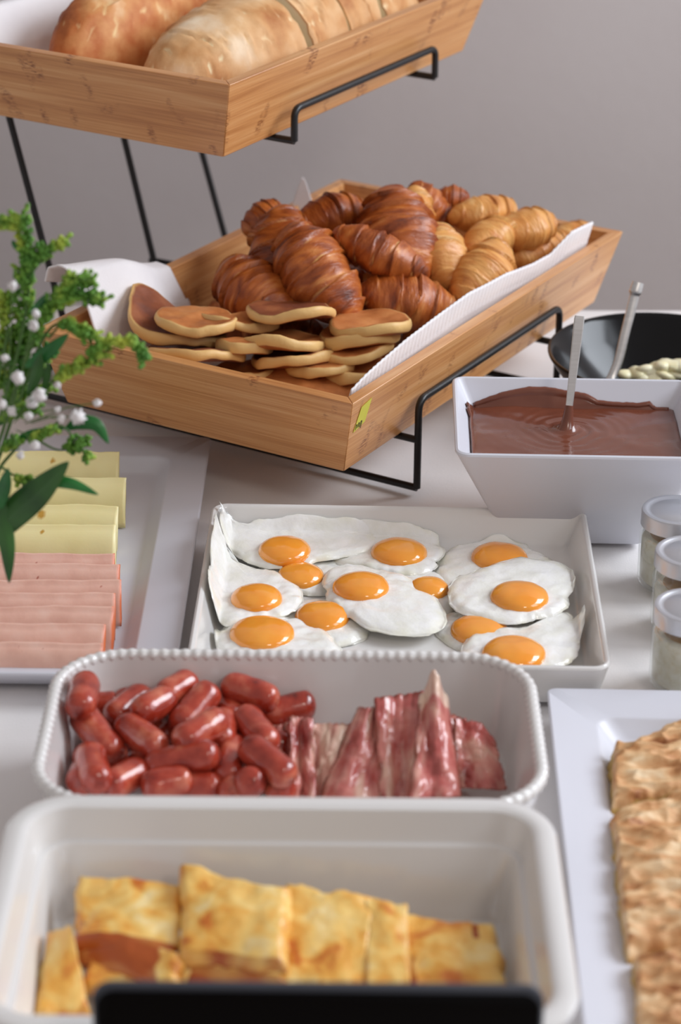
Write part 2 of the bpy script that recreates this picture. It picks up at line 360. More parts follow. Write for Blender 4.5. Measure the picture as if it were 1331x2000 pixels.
# yellow sticker with pen strokes on the lower tray's right side
def side_pt(sy, sh, out=0.0):            # point on the outer right side: sy from the front edge, sh below the rim
    k = 0.019 / LO_H; x = TW / 2 - sh * k; n = Vector((1, 0, k)).normalized()
    return (x + n.x * out, -TL_LO / 2 + sy, LO_H - sh + n.z * out)
def quad_slab(c, o0, o1):
    V = [side_pt(*q, o0) for q in c] + [side_pt(*q, o1) for q in c]
    return V, [(0, 3, 2, 1), (4, 5, 6, 7)] + [(i, (i + 1) % 4, (i + 1) % 4 + 4, i + 4) for i in range(4)]
stk = mesh('sticker', *quad_slab([(.0185, .010), (.034, .0065), (.0325, .0290), (.0155, .0335)], 0.0003, 0.0007), M['sticker'], t_lo); stk['label'] = 'small yellow paper sticker'
strokes = []
for k, (a, hgt) in enumerate(((.0168, .006), (.0186, .0042), (.0204, .0052), (.0222, .005), (.0240, .0068), (.0258, .0078))):
    top = .0262 - 0.15 * (a - .0168) + .001 * (k % 2)
    strokes.append(quad_slab([(a, top), (a + .0008, top), (a + .0008 + .0006, top - .0005 + hgt), (a + .0006, top - .0005 + hgt)], 0.0007, 0.0009))
    if k % 2 == 0: strokes.append(quad_slab([(a, top + .0004), (a + .0018, top), (a + .0018, top + .0009), (a, top + .0013)], 0.0007, 0.0009))
o = mesh('handwriting', *join(strokes), M['ink'], stk)

st = thing('wire_stand', 'black wire two-tier stand holding both bamboo trays', 'stand', (LO_C[0], LO_C[1], 0), -PSI)
px0 = -0.30; rw = 0.0034; xr = TW / 2 - 0.003; yf, yb = -TL_LO / 2 + .119, 0.132
def wire(name, pts, fil=0.012, r=rw): return mesh(name, *tube(fillet(pts, fil) if len(pts) > 2 else pts, r), M['black_metal'], st)
for s in (1, -1):
    wire('side_rail', [(s * xr, yf, 0.0036), (s * xr, yf, .087), (s * xr, yb, .087), (s * xr, yb, 0.0036)])
wire('floor_bar', [(px0, yf, 0.0036), (xr, yf, 0.0036)]); wire('floor_bar', [(px0, yb, 0.0036), (xr, yb, 0.0036)])
wire('crossbar', [(-xr, yf, 0.0495), (xr, yf, 0.0495)]); wire('crossbar', [(px0 - .012, yb - .008, 0.0495), (-xr, yb, 0.0495), (xr, yb, 0.0495)])
PO = [(-.048, .059), (.115, .056), (.2455, .0665)]; zt = UP_Z - 0.0035
for k, (py_, dx) in enumerate(PO):
    k_ = (0.262 - .0036) / (0.262 - .05)
    wire('post', [(px0 + dx * (k_ - 1), py_, 0.0036), (px0 - dx, py_, zt)])
wire('floor_bar', [(px0 + .012, yf, .0036), (px0 + .012, .25, .0036)])
ux, uy = -0.1967, 0.1005                              # upper tray centre in the stand's frame
wire('long_bar', [(px0 - .0590, -.055, zt - .0068), (px0 - .0590, .25, zt - .0068)])
for yy in (-.137, .128):
    xe = TW / 2 - 0.001
    wire('upper_crossbar', [(ux - xe, uy + yy, zt), (ux + xe, uy + yy, zt)])
for s in (1, -1):
    xe = s * (TW / 2 - 0.001)
    wire('upper_rail', [(ux + xe, uy - .137, zt), (ux + xe, uy - .137, .291), (ux + xe, uy + .128, .291), (ux + xe, uy + .128, zt)], fil=.010)

# ------------------------------------------------------------------ white dishes
def rect_from(px, z):                    # centre, size, yaw of a rectangle from back-left, back-right, front-right pixels
    a, b_, c = [at(q[0], q[1], z) for q in px]
    e = b_ - a; wd = math.hypot(e[0], e[1]); yaw = math.atan2(e[1], e[0])
    n = np.array([math.sin(yaw), -math.cos(yaw), 0]); dp = (c - b_) @ n
    ce = (a + b_) / 2 + n * dp / 2
    return ce, wd, dp, yaw
def dish(name, label, cat, ce, yaw, wd, dp, rad, prof, mt, n=8, group=None):
    """prof: (inset, z) from the outer foot over the rim to the inner floor"""
    rings = [rrect(wd - 2 * i, dp - 2 * i, max(rad - i, 0.004), z, n) for i, z in prof]
    o = mesh(name, *loft(rings), mt, loc=(ce[0], ce[1], 0), rot=(0, 0, yaw), angle=32)
    return tag(o, label, cat, group)
# plate of fried eggs
EG, EGW, EGD, EGY = rect_from([(415, 983), (1145, 995), (1158, 1307)], 0.035)
dish('egg_plate', 'white rectangular raised-edge plate holding fried eggs', 'plate', EG, EGY, EGW, EGD, 0.014,
     [(.016, .0), (.012, .0), (.0095, .0015), (.001, .032), (0, .0338), (.0006, .0352), (.002, .036), (.0036, .0357), (.0050, .0345), (.0056, .033), (.0125, .0135), (.0145, .0098), (.0175, .0078), (.022, .0070), (.03, .0068)], M['ceramic'])
# platter of ham and cheese, platter of pie: the same wide-rimmed platter
def platter(label, ce, yaw, wd=0.30, dp=0.445):
    rad = 0.007
    prof = [(.03, .0), (.026, .0), (.022, .001), (.0015, .0185), (0, .0205), (.0004, .0218), (.0015, .0224), (.0325, .0176), (.0342, .0170), (.0352, .0158), (.0440, .0068), (.0462, .0054), (.050, .0048), (.06, .0046)]
    rings = []
    for i, z in prof:
        r = rad if i < .03 else 0.014
        rings.append(rrect(wd - 2 * i, dp - 2 * i, r, z, 6))
    return tag(mesh('serving_platter', *loft(rings), M['melamine'], loc=(ce[0], ce[1], 0), rot=(0, 0, yaw), angle=32), label, 'platter')
hb = at(410, 852, .0224); HAM_C = (hb[0] - 0.150, hb[1] - 0.2225, 0); HAM_Y = R_(-0.4)
platter('white wide-rimmed platter with folded cheese and ham', HAM_C, HAM_Y)
pb = at(1068, 1342, .0224); PIE_Y = R_(-1.2); PIE_C = (pb[0] + 0.150 * math.cos(PIE_Y) + .2225 * math.sin(PIE_Y), pb[1] - 0.2225 * math.cos(PIE_Y) + .15 * math.sin(PIE_Y), 0)
platter('white wide-rimmed platter with baked pie pieces at the right', PIE_C, PIE_Y)
# baking dish of sausages and bacon, with a beaded rim
SA = np.array([-0.0315, 1.4090, 0]); SAW, SAD, SAR = 0.334, 0.206, 0.052; SAH = 0.070
sd = dish('baking_dish', 'deep white baking dish with a beaded rim holding sausages and bacon', 'dish', SA, 0, SAW, SAD, SAR,
     [(.022, 0), (.018, 0), (.0145, .002), (.012, .008), (.003, .060), (.0012, .066), (.0012, .0685), (.004, .0705), (.0068, .0692), (.0075, .066), (.0155, .018), (.019, .0125), (.026, .0105), (.04, .0100)], M['ceramic'], n=14)
loop = []
base = rrect(SAW - .006, SAD - .006, SAR - .003, 0.0685, 40)
acc = [0.0]
for a, b_ in zip(base, base[1:] + base[:1]): acc.append(acc[-1] + math.dist(a, b_))
NB = 128; S = 7
for k in range(NB * S):
    d = acc[-1] * k / (NB * S); i = max(j for j in range(len(acc)) if acc[j] <= d) if k == 0 else int(np.searchsorted(acc, d, 'right') - 1)
    i = min(i, len(base) - 1); t = (d - acc[i]) / max(acc[i + 1] - acc[i], 1e-9); a, b_ = base[i], base[(i + 1) % len(base)]
    loop.append([a[q] + (b_[q] - a[q]) * t for q in range(3)])
rad = [0.0040 + 0.0009 * math.sin(math.pi * k / S) ** 2 for k in range(NB * S)]
V, F = tube(loop, 0, sides=9, radii=rad, closed=True)
mesh('beaded_rim', V, F, M['ceramic'], sd, angle=None)
# baking dish of omelettes, with a flat broad rim
FR = np.array([-0.0350, 1.1770, 0]); FRW, FRD, FRR = 0.3385, 0.240, 0.042
dish('casserole_dish', 'deep white casserole dish with a broad flat rim holding folded omelettes', 'dish', FR, 0, FRW, FRD, FRR,
     [(.032, 0), (.028, 0), (.025, .002), (.008, .068), (.002, .0755), (0.0002, .079), (0, .0815), (.0012, .0838), (.004, .085), (.009, .0852), (.0125, .0846), (.0148, .083), (.016, .080), (.0195, .0655), (.0205, .0635), (.0232, .0625), (.0245, .0605), (.029, .020), (.032, .0135), (.038, .0100), (.045, .0092), (.06, .009)], M['ceramic'], n=12)
# square bowl of chocolate spread
CB = np.array([0.1985, 1.8780, 0]); CBW, CBD, CBY = 0.208, 0.172, R_(-1.2)
dish('square_bowl', 'white flared square bowl filled with chocolate spread', 'bowl', CB, CBY, CBW, CBD, 0.012,
     [(.052, 0), (.048, 0), (.0462, .0015), (.0015, .0965), (0, .0985), (.0005, .1002), (.0022, .101), (.004, .1004), (.0052, .0985), (.0485, .010), (.052, .007), (.056, .006)], M['melamine'])

# chocolate spread: surface with swirls, smears up the back and left walls
def choc_in(z): return 0.0052 + (0.0985 - z) / 0.0885 * 0.0433
CL = 0.0795; ci = choc_in(CL) + 0.0005; cw, cdp = CBW / 2 - ci, CBD / 2 - ci
_q = at(1108, 838, 0.0795); sx0, sy0 = _q[0] - CB[0], _q[1] - CB[1]
def choc_fn(u, v):
    x = -cw + 2 * cw * u; y = -cdp + 2 * cdp * v
    d = math.hypot(x - sx0, (y - sy0)); z = CL
    z += 0.0011 * math.sin(d * 620 + 2.5 * math.atan2(y - sy0, x - sx0) + 3 * nz((x, y, 0), 40)) * math.exp(-d / 0.022)
    z += 0.0013 * nz((x, y, 0), 34, 2) + 0.0003 * nz((x, y, 0), 90, 4)
    z += 0.009 * math.exp(-(d / 0.008) ** 2)
    e = min(u, 1 - u, v, 1 - v); z -= 0.0 if e > .02 else 0.0004
    return (x, y, z)
Nn = 90
G = [choc_fn(i / Nn, j / Nn) for i in range(Nn + 1) for j in range(Nn + 1)]
F = [(i * (Nn + 1) + j, (i + 1) * (Nn + 1) + j, (i + 1) * (Nn + 1) + j + 1, i * (Nn + 1) + j + 1) for i in range(Nn) for j in range(Nn)]
zb = 0.014; ib = choc_in(zb) + 0.0006; Vb = [(sx * (CBW / 2 - ib), sy * (CBD / 2 - ib), zb) for sx, sy in ((-1, -1), (1, -1), (1, 1), (-1, 1))]
per = [i * (Nn + 1) for i in range(Nn)] + [Nn * (Nn + 1) + j for j in range(Nn)] + [(Nn - i) * (Nn + 1) + Nn for i in range(Nn)] + [Nn - j for j in range(Nn)]
nb = len(G); G += Vb
for q in range(4):
    seg = per[q * Nn:(q + 1) * Nn] + [per[((q + 1) * Nn) % len(per)]]
    F.append(tuple([nb + q, nb + (q + 1) % 4] + seg[::-1]))
F.append((nb + 3, nb + 2, nb + 1, nb))
ch = mesh('chocolate_spread', G, F, M['chocolate'], loc=(CB[0], CB[1], 0), rot=(0, 0, CBY), angle=None)
tag(ch, 'glossy brown chocolate spread with a spoon swirl, in the white square bowl', 'spread')
def wall_smear(axis, prof_):
    """a smear on an inner wall; prof_(t) -> top height, t across the wall"""
    def fn(u, v):
        ztop = prof_(u); z = CL - .004 + (ztop - CL + .004) * v
        inn = choc_in(z) + 0.0018 + 0.0010 * nz((u * 3, z * 60, 0), 2) + (0.0008 if .75 < v < .97 else 0)
        if axis == 'back': return (-cw + .004 + (2 * cw - .008) * u, CBD / 2 - inn, z)
        return (-(CBW / 2 - inn), -cdp + .003 + (2 * cdp - .008) * u, z)
    V, F, _, _ = sheet(fn, 60, 14, 0.003); return V, F
def pb_(t):
    pts = [(0, .0805), (.04, .0835), (.15, .0900), (.28, .0945), (.38, .0945), (.5, .0915), (.58, .090), (.63, .085), (.72, .0835), (.86, .083), (.9, .0845), (.93, .0798), (1, .0797)]
    return float(np.interp(t, *zip(*pts))) + 0.0006 * nz((t * 40, 0, 0), 1)
sm = mesh('smear', *wall_smear('back', pb_), M['chocolate'], ch, angle=None)
sm2 = mesh('smear', *wall_smear('left', lambda t: float(np.interp(t, [0, .8, .86, .9, .93, 1], [.082, .082, .087, .083, .0875, .080]))), M['chocolate'], ch, angle=None)

# spoon standing in the chocolate: flat tapered handle with a coated end
def flat_bar(pts, ws, ts, side):
    rings = []; pts = [Vector(p) for p in pts]
    for i, p in enumerate(pts):
        t = (pts[min(i + 1, len(pts) - 1)] - pts[max(i - 1, 0)]).normalized()
        s = Vector(side); s = (s - t * s.dot(t)).normalized(); n = t.cross(s)
        rings.append([tuple(p + s * a * ws[i] / 2 + n * c * ts[i] / 2) for a, c in ((1, .6), (.8, 1), (-.8, 1), (-1, .6), (-1, -.6), (-.8, -1), (.8, -1), (1, -.6))])
    return loft(rings)
p0 = at(1108, 832, CL + .004); dtop = at_y(1133, 617, p0[1] + .030); vv = Vector(dtop) - Vector(p0)
sp = thing('spoon', 'steel spoon with a flat handle standing in the chocolate spread', 'spoon', tuple(p0))
mesh('handle', *flat_bar([vv * t for t in (0, .25, .5, .75, .97, 1)], [.0056, .0062, .0072, .0082, .0088, .0080], [.003, .0024, .0022, .0022, .0022, .002], (1, 0, 0)), M['steel'], sp, angle=25)
bowlp = [Vector((0, 0, 0)), Vector((-.004, -.002, -.006)), Vector((-.012, -.006, -.016)), Vector((-.022, -.010, -.026)), Vector((-.03, -.014, -.033))]
mesh('bowl', *flat_bar(bowlp, [.006, .012, .024, .022, .004], [.003, .003, .003, .003, .002], (0.3, 1, 0)), M['steel'], sp)
V, F = tube([vv * t for t in (-.05, .0, .06, .12, .19)], .005, sides=14, radii=[.0085, .0062, .0048, .0042, .0034])
V = [(x, y * .8, z) for x, y, z in V]
o = mesh('chocolate_coating', V, F, M['chocolate'], sp); o['label'] = 'brown chocolate coat on the lower handle'

# black round bowl with pale lumps and a serving spoon
BB = np.array([0.2960, 2.1020, 0]); 
tag(mesh('round_bowl', *lathe([(.040, 0), (.045, 0), (.0475, .002), (.060, .018), (.085, .042), (.098, .060), (.1035, .0685), (.1045, .0712), (.1038, .0728), (.1020, .0725), (.0985, .069), (.088, .052), (.066, .028), (.046, .013), (.025, .0095), (.004, .009)], 64), M['black_gloss'], loc=tuple(BB), angle=50),
    'glossy black round bowl behind the chocolate bowl', 'bowl')
kk = 0; ORD = ('first', 'second', 'third', 'fourth', 'fifth', 'sixth', 'seventh')
for px, py, z, r in ((1225, 731, .036, .0062), (1243, 728, .038, .0068), (1262, 724, .040, .007), (1279, 721, .042, .0072), (1296, 717, .044, .0074), (1314, 714, .045, .0075), (1330, 714, .045, .0075), (1253, 738, .034, .007), (1275, 736, .036, .007), (1298, 733, .037, .0075), (1320, 732, .037, .0075), (1344, 722, .042, .0075)):
    c = at(px, py, z)
    V, F = lathe([(r * math.sin(a) + 1e-5, -r * .72 * math.cos(a)) for a in np.linspace(0.02, math.pi - .02, 10)], 14)
    V = [tuple(np.array(v) * (1.35 + .55 * nz(v, 110, kk)) * np.array([1.25, 1, .8])) for v in V]; kk += 1
    lab = 'pale yellow butter lump in the black bowl, %s from the left in the %s row' % (ORD[(kk - 1) if kk <= 7 else (kk - 8)], 'upper' if kk <= 7 else 'lower')
    tag(mesh('butter_lump', V, F, M['butter'], loc=tuple(c), rot=(rng.uniform(-.4, .4), rng.uniform(-.4, .4), rng.uniform(0, 6)), angle=None), lab, 'butter', 'butter lumps in the black bowl')
s0 = at(1186, 752, .038); pts = [s0]
for q, dy in (((1196, 735), .006), ((1208, 706), .012), ((1222, 650), .022), ((1236, 595), .032), ((1241, 572), .036), ((1247, 552), .040)):
    pts.append(at_y(q[0], q[1], s0[1] + dy))
s2 = thing('serving_spoon', 'steel serving spoon with a rounded handle leaning in the black bowl', 'spoon', tuple(s0))
rel = catmull([Vector(p) - Vector(s0) for p in pts], 5); n_ = len(rel)
mesh('handle', *flat_bar(rel, [.0075 + .0015 * math.sin(3 * i / n_) + (.003 if i > .8 * n_ else 0) for i in range(n_)], [.004 + (.004 if i > .78 * n_ else 0) for i in range(n_)], (1, 0, .1)), M['steel'], s2, angle=60)
mesh('bowl', *flat_bar([Vector((0, 0, 0)), Vector((-.008, 0, -.008)), Vector((-.022, .002, -.014)), Vector((-.036, .004, -.015)), Vector((-.045, .006, -.011))], [.008, .018, .032, .028, .006], [.003, .003, .003, .003, .002], (.1, 1, 0)), M['steel'], s2)

# jars of oat cream
JL = ['silver-lidded glass jar of oat cream, rearmost, against the white square bowl', 'silver-lidded glass jar of oat cream, in the middle of the three jars', 'silver-lidded glass jar of oat cream, nearest to the pie platter']
for k, ((px, py), zt_) in enumerate((((1253, 995), .066), ((1279, 1076), .066), ((1277, 1182), .066))):
    c = at(px, py, zt_); j = thing('glass_jar', JL[k], 'jar', (c[0] + .0300, c[1], 0), rng.uniform(0, 6), 'jars of oat cream')
    out = [(.020, .0), (.0255, .0004), (.0285, .0022), (.0296, .006), (.0298, .044), (.0285, .0485), (.0265, .0515), (.0262, .0600)]
    inn = [(.0245, .0600), (.0246, .052), (.0268, .0478), (.0280, .0435), (.0278, .0068), (.0255, .0042), (.004, .0040)]
    mesh('glass', *lathe(out + inn, 48), M['glass'], j, angle=None)
    fill = .0400 if k != 1 else .0335
    mesh('oat_cream', *lathe([(.002, .0042), (.0252, .0044), (.02765, .0075), (.02785, fill), (.0262, fill + .003), (.012, fill + .0035), (.001, fill + .003)], 40), M['cream'], j, angle=None)
    mesh('topping', *lathe([(.001, fill + .002), (.020, fill + .0028), (.0215, fill + .005), (.017, fill + .0082), (.008, fill + .0088), (.001, fill + .0092)], 30), M['crumb_brown'], j)
    mesh('lid', *lathe([(.0265, .0530), (.0290, .0530), (.0296, .0537), (.0294, .0548), (.0294, .0645), (.0288, .0662), (.0270, .0668), (.0252, .0662), (.0238, .0650), (.0215, .0652), (.0205, .0660), (.001, .0661)], 56), M['lid'], j, angle=50)

# ------------------------------------------------------------------ black board in front
ba, bb = at_y(178, 1918, 1.028), at_y(1066, 1920, 1.028)
bw = bb[0] - ba[0]; bh = ba[2]; bo = thing('menu_board', 'glossy black board with rounded corners standing in front of the omelette dish', 'board', ((ba[0] + bb[0]) / 2, 1.030, 0), R_(0.0))
def stand_slab(wd, h, r, y0, y1, bev=.0012):
    rings = []
    for i, y in ((bev, y0), (0, y0 + bev), (0, y1 - bev), (bev, y1)):
        rings.append([(p[0], y, p[1] + h / 2) for p in rrect(wd - 2 * i, h - 2 * i, r, 0)])
    return loft(rings)
mesh('panel', *stand_slab(bw, bh, .011, -.0035, .0010), M['board_edge'], bo); mesh('face', *stand_slab(bw - .004, bh - .004, .010, -.0048, -.0032, .0004), M['black_board'], bo)
mesh('foot', *box(-.07, .07, -.030, .016, 0, .006), M['black_gloss'], bo)

# ------------------------------------------------------------------ fried eggs
EGR = np.array([[math.cos(EGY), -math.sin(EGY)], [math.sin(EGY), math.cos(EGY)]])
def to_eg(p): return EGR.T @ (np.asarray(p)[:2] - EG[:2])
EGGS = [  # yolk pixel, yolk radius px, layer, outline, label
    ((587, 1117), 46, 0, [(520, 1095), (560, 1090), (640, 1090), (690, 1105), (680, 1150), (630, 1160), (590, 1158), (540, 1150), (500, 1120)], 'fried egg whose half-covered yolk shows just below the top left yolk'),
    ((630, 1196), 52, 0, [(560, 1180), (600, 1168), (660, 1172), (700, 1200), (720, 1240), (650, 1262), (590, 1250), (560, 1220)], 'fried egg with its yolk tucked under the white of the central egg'),
    ((838, 1143), 40, 0, [(770, 1110), (850, 1115), (872, 1140), (885, 1190), (850, 1225), (790, 1230), (760, 1150)], 'fried egg with only a sliver of yolk showing right of the central egg'),
    ((938, 1222), 54, 0, [(860, 1200), (920, 1190), (1000, 1200), (1060, 1220), (1020, 1270), (930, 1275), (870, 1250)], 'fried egg with its yolk peeking between the two right-hand eggs'),
    ((976, 1080), 57, 0, [(862, 1085), (890, 1065), (930, 1058), (960, 1050), (1010, 1055), (1045, 1075), (1080, 1090), (1060, 1120), (960, 1140), (880, 1150), (850, 1115)], 'fried egg with its yolk at the top right of the plate'),
    ((780, 1070), 55, 1, [(680, 1015), (715, 1008), (770, 1022), (830, 1035), (855, 1040), (858, 1062), (872, 1072), (850, 1095), (858, 1100), (820, 1120), (760, 1118), (700, 1105), (650, 1095), (660, 1050)], 'fried egg at the back of the plate with a full round yolk'),
    ((512, 1228), 60, 1, [(450, 1215), (480, 1205), (560, 1200), (600, 1212), (650, 1240), (670, 1270), (600, 1290), (480, 1290), (430, 1270), (420, 1240)], 'fried egg at the front left of the plate, partly behind the beaded dish'),
    ((556, 1066), 52, 2, [(410, 1008), (440, 1035), (480, 1030), (520, 1015), (600, 1003), (622, 998), (650, 1012), (680, 1000), (720, 1020), (748, 1050), (730, 1075), (670, 1085), (620, 1093), (560, 1105), (500, 1100), (460, 1080), (425, 1055)], 'fried egg at the back left with a ragged white edge up the plate wall'),
    ((502, 1160), 49, 2, [(405, 1052), (430, 1060), (450, 1090), (500, 1108), (545, 1112), (555, 1128), (580, 1140), (592, 1165), (575, 1190), (530, 1205), (470, 1215), (440, 1222), (420, 1200), (410, 1150), (404, 1090)], 'fried egg against the left wall of the plate'),
    ((706, 1138), 54, 2, [(645, 1110), (680, 1098), (730, 1110), (790, 1120), (830, 1150), (868, 1190), (868, 1225), (840, 1238), (780, 1238), (720, 1225), (690, 1205), (650, 1180), (640, 1150)], 'fried egg in the centre of the plate with a big white flap'),
    ((1004, 1267), 58, 2, [(905, 1255), (925, 1235), (970, 1225), (1040, 1222), (1100, 1215), (1128, 1180), (1138, 1200), (1132, 1250), (1115, 1290), (1060, 1305), (980, 1305), (910, 1290)], 'fried egg at the front right with its white curling up the plate wall'),
    ((1015, 1157), 55, 3, [(900, 1120), (920, 1115), (960, 1100), (1010, 1085), (1060, 1088), (1112, 1100), (1120, 1120), (1112, 1160), (1095, 1195), (1050, 1205), (1000, 1215), (940, 1205), (890, 1190), (875, 1160), (885, 1130)], 'fried egg at the right with a full yolk on a broad thick white'),
]
ex, ey = EGW / 2 - .018, EGD / 2 - .018
def lift(x, y):
    return max(min(max(abs(x) - ex, 0) * 2.4, .030), min(max(abs(y) - ey, 0) * 1.3, .011))
for k, (yp, yr, lay, poly, lab) in enumerate(EGGS):
    zl = .0095 + lay * .0042
    c2 = to_eg(at(yp[0], yp[1] + 8, zl + .004))
    t = thing('fried_egg', lab, 'egg', (EG[0], EG[1], 0), EGY, 'fried eggs on the white plate')
    Q = np.array([to_eg(at(p[0], p[1], zl)) for p in poly]) - c2
    an = np.arctan2(Q[:, 1], Q[:, 0]); rr = np.hypot(Q[:, 0], Q[:, 1]); o_ = np.argsort(an); an, rr = an[o_], rr[o_]
    an = np.concatenate([an - 2 * math.pi, an, an + 2 * math.pi]); rr = np.concatenate([rr, rr, rr])
    NA, NR = 96, 18; topv = []; botv = []; at_ = []
    for i in range(NR + 1):
        f = (i / NR) ** .85
        for a in range(NA):
            th = -math.pi + 2 * math.pi * a / NA
            R0 = float(np.mean(np.interp([th - .05, th, th + .05], an, rr)))
            R0 *= 1 + .035 * nz((math.cos(th), math.sin(th), 0), 5, k) + .018 * nz((math.cos(th), math.sin(th), 0), 14, k + 3)
            x, y = c2[0] + math.cos(th) * R0 * f, c2[1] + math.sin(th) * R0 * f
            lx, ly = EGW / 2 - .0035, EGD / 2 - .0075; sx_ = .006; sb = .012 + .010 * nz((math.cos(th) * 3, math.sin(th) * 3, 2), 1, k)
            if abs(x) > lx - sx_: x = math.copysign(lx - sx_ + sx_ * .9 * math.tanh((abs(x) - lx + sx_) / .012), x)
            if abs(y) > ly - sb: y = math.copysign(ly - sb + sb * .9 * math.tanh((abs(y) - ly + sb) / .022), y)
            L0 = lift(x, y)
            z = zl + .0034 * (1 - f ** 4) + .0016 * nz((x, y, 0), 60, k) * f + .0008 * nz((x, y, 0), 170, k) + .0016 * math.exp(-((f - .86) / .08) ** 2) * nz((math.cos(th) * 2, math.sin(th) * 2, 1), 1.5, k + 9)
            if f > .9: z -= (f - .9) * .02
            topv.append((x, y, z + L0)); botv.append((x, y, max(.0071 + L0, zl - .0030 + L0 if f < .9 else zl - .0018 + L0))); at_.append(f)
    V = topv + botv; n = NA * (NR + 1); F = []
    for i in range(NR):
        for a in range(NA):
            b1 = (a + 1) % NA
            F.append((i * NA + a, (i + 1) * NA + a, (i + 1) * NA + b1, i * NA + b1)); F.append((n + i * NA + a, n + i * NA + b1, n + (i + 1) * NA + b1, n + (i + 1) * NA + a))
    for a in range(NA):
        b1 = (a + 1) % NA; F.append((NR * NA + a, n + NR * NA + a, n + NR * NA + b1, NR * NA + b1))
    mesh('egg_white', V, F, M['white_egg'], t, {'rim': [v + .25 * nz((p[0], p[1], 0), 90, k) for v, p in zip(at_ + at_, V)]}, angle=None)
    ry = yr / 2380.0
    prof = [(ry * math.sin(q) * (1 if q > .2 else 1), .0105 * math.cos(q) ** .8) for q in np.linspace(math.pi / 2, .03, 12)]
    V, F = lathe([(ry * .98, -.003)] + prof, 40)
    V = [(x * (1 + .04 * nz((x, y, 0), 40, k)), y * (1 + .04 * nz((y, x, 0), 40, k + 2)), z + (.0004 * nz((x, y, 0), 120, k) if z > 0 else 0)) for x, y, z in V]
    mesh('yolk', V, F, M['yolk'], t, loc=(c2[0], c2[1], zl + .0020), angle=None)

# ------------------------------------------------------------------ cocktail sausages
SAUS = [  # crop-space ends (40,1240,/2.147), order, label
    (248, 165, 180, 340, 9), (275, 262, 415, 318, 2), (178, 318, 412, 505, 8), (275, 320, 390, 385, 1), (402, 248, 575, 218, 3),
    (540, 232, 372, 365, 5), (478, 340, 640, 255, 8), (725, 132, 590, 285, 6), (412, 365, 596, 498, 8), (808, 215, 650, 400, 7),
    (565, 365, 655, 465, 2), (825, 218, 892, 390, 4), (655, 455, 850, 342, 8), (872, 318, 828, 482, 7), (850, 205, 1075, 282, 6),
    (1000, 340, 1230, 270, 4), (922, 315, 1058, 485, 7), (910, 432, 865, 630, 6), (938, 455, 1135, 610, 9), (533, 555, 825, 498, 10),
    (165, 440, 250, 515, 1), (185, 530, 250, 500, 2), (285, 462, 335, 652, 9), (165, 540, 235, 655, 7), (350, 655, 522, 555, 9),
    (515, 640, 712, 605, 7), (800, 505, 815, 640, 4), (690, 640, 840, 648, 5), (825, 655, 940, 655, 5), (955, 572, 975, 662, 7),
    (1035, 640, 1140, 660, 5), (470, 525, 545, 560, 1), (878, 400, 935, 432, 1), (1070, 430, 1088, 492, 3), (372, 545, 420, 590, 1)]
SLAB = ['cocktail sausage upright at the far left against the dish wall', 'dark cocktail sausage lying behind the far-left upright one', 'large cocktail sausage slanting across the left of the pile', 'cocktail sausage half hidden behind the large slanting left one',
        'dark cocktail sausage at the back left of the pile', 'paler cocktail sausage under the end-on sausage at the back', 'cocktail sausage pointing its round end forward at the back of the pile', 'topmost cocktail sausage at the back of the pile, pale sheen',
        'cocktail sausage slanting right in the middle left of the pile', 'broad cocktail sausage leaning below the topmost one', 'dark cocktail sausage deep in the gap at the centre', 'narrow wrinkled cocktail sausage near the back centre', 'cocktail sausage with a bright gleam across the centre', 'cocktail sausage with a white streak beside the gleaming one',
        'cocktail sausage level at the back right of the pile', 'rightmost cocktail sausage at the back against the bacon', 'cocktail sausage tilted above the bacon edge on the right', 'dark speckled cocktail sausage standing near the front right', 'cocktail sausage slanting down beside the bacon', 'long cocktail sausage lying level at the front centre',
        'dark cocktail sausage low at the left wall', 'small cocktail sausage end low at the left', 'cocktail sausage standing at the front left', 'cocktail sausage in the front left corner', 'cocktail sausage rising to the right at the front left', 'cocktail sausage level at the front rim', 'cocktail sausage hidden under the level front centre one',
        'cocktail sausage at the front rim below the long level one', 'pale cocktail sausage end at the front rim', 'stubby cocktail sausage end at the front right', 'cocktail sausage end at the front rim beside the bacon', 'dark cocktail sausage deep below the middle left one', 'cocktail sausage end in the gap right of the white streak', 'cocktail sausage sliver against the bacon edge', 'cocktail sausage sliver deep at the front left gap']
items = []
for x1, y1, x2, y2, od in SAUS:
    A_, B_ = (40 + x1 / 2.147, 1240 + y1 / 2.147), (40 + x2 / 2.147, 1240 + y2 / 2.147)
    d = np.array(B_) - np.array(A_); L2 = np.linalg.norm(d); d /= L2; rpx = 25.0
    if L2 > 2 * rpx: A2, B2 = np.array(A_) + d * rpx, np.array(B_) - d * rpx
    else: A2 = B2 = (np.array(A_) + np.array(B_)) / 2
    zc = .017 + .0041 * od; ym = (A2[1] + B2[1]) / 2
    zc += max(0, 1400 - ym) * .00020
    if ym > 1480: zc = .018 + .0026 * od
    a, b_ = at(A2[0], A2[1], zc + (.004 if A2[1] < B2[1] else -.004)), at(B2[0], B2[1], zc + (.004 if B2[1] < A2[1] else -.004))
    ln_ = np.linalg.norm(a - b_)
    if ln_ < .026:                                       # foreshortened: the rest of its length runs along the line of sight
        m_ = (a + b_) / 2; ray = (m_ - CAM) / np.linalg.norm(m_ - CAM); dd = ray * math.sqrt(.026 ** 2 - ln_ ** 2) / 2 * .8
        sg = 1 if A2[1] > B2[1] else -1
        a, b_ = a - dd * sg, b_ + dd * sg
    items.append(dict(a=a, b=b_, r=.0106, o=od))
part_out(items, floor=.0102, it=10, k=.72)
lim = (SAW / 2 - .019, SAD / 2 - .019)
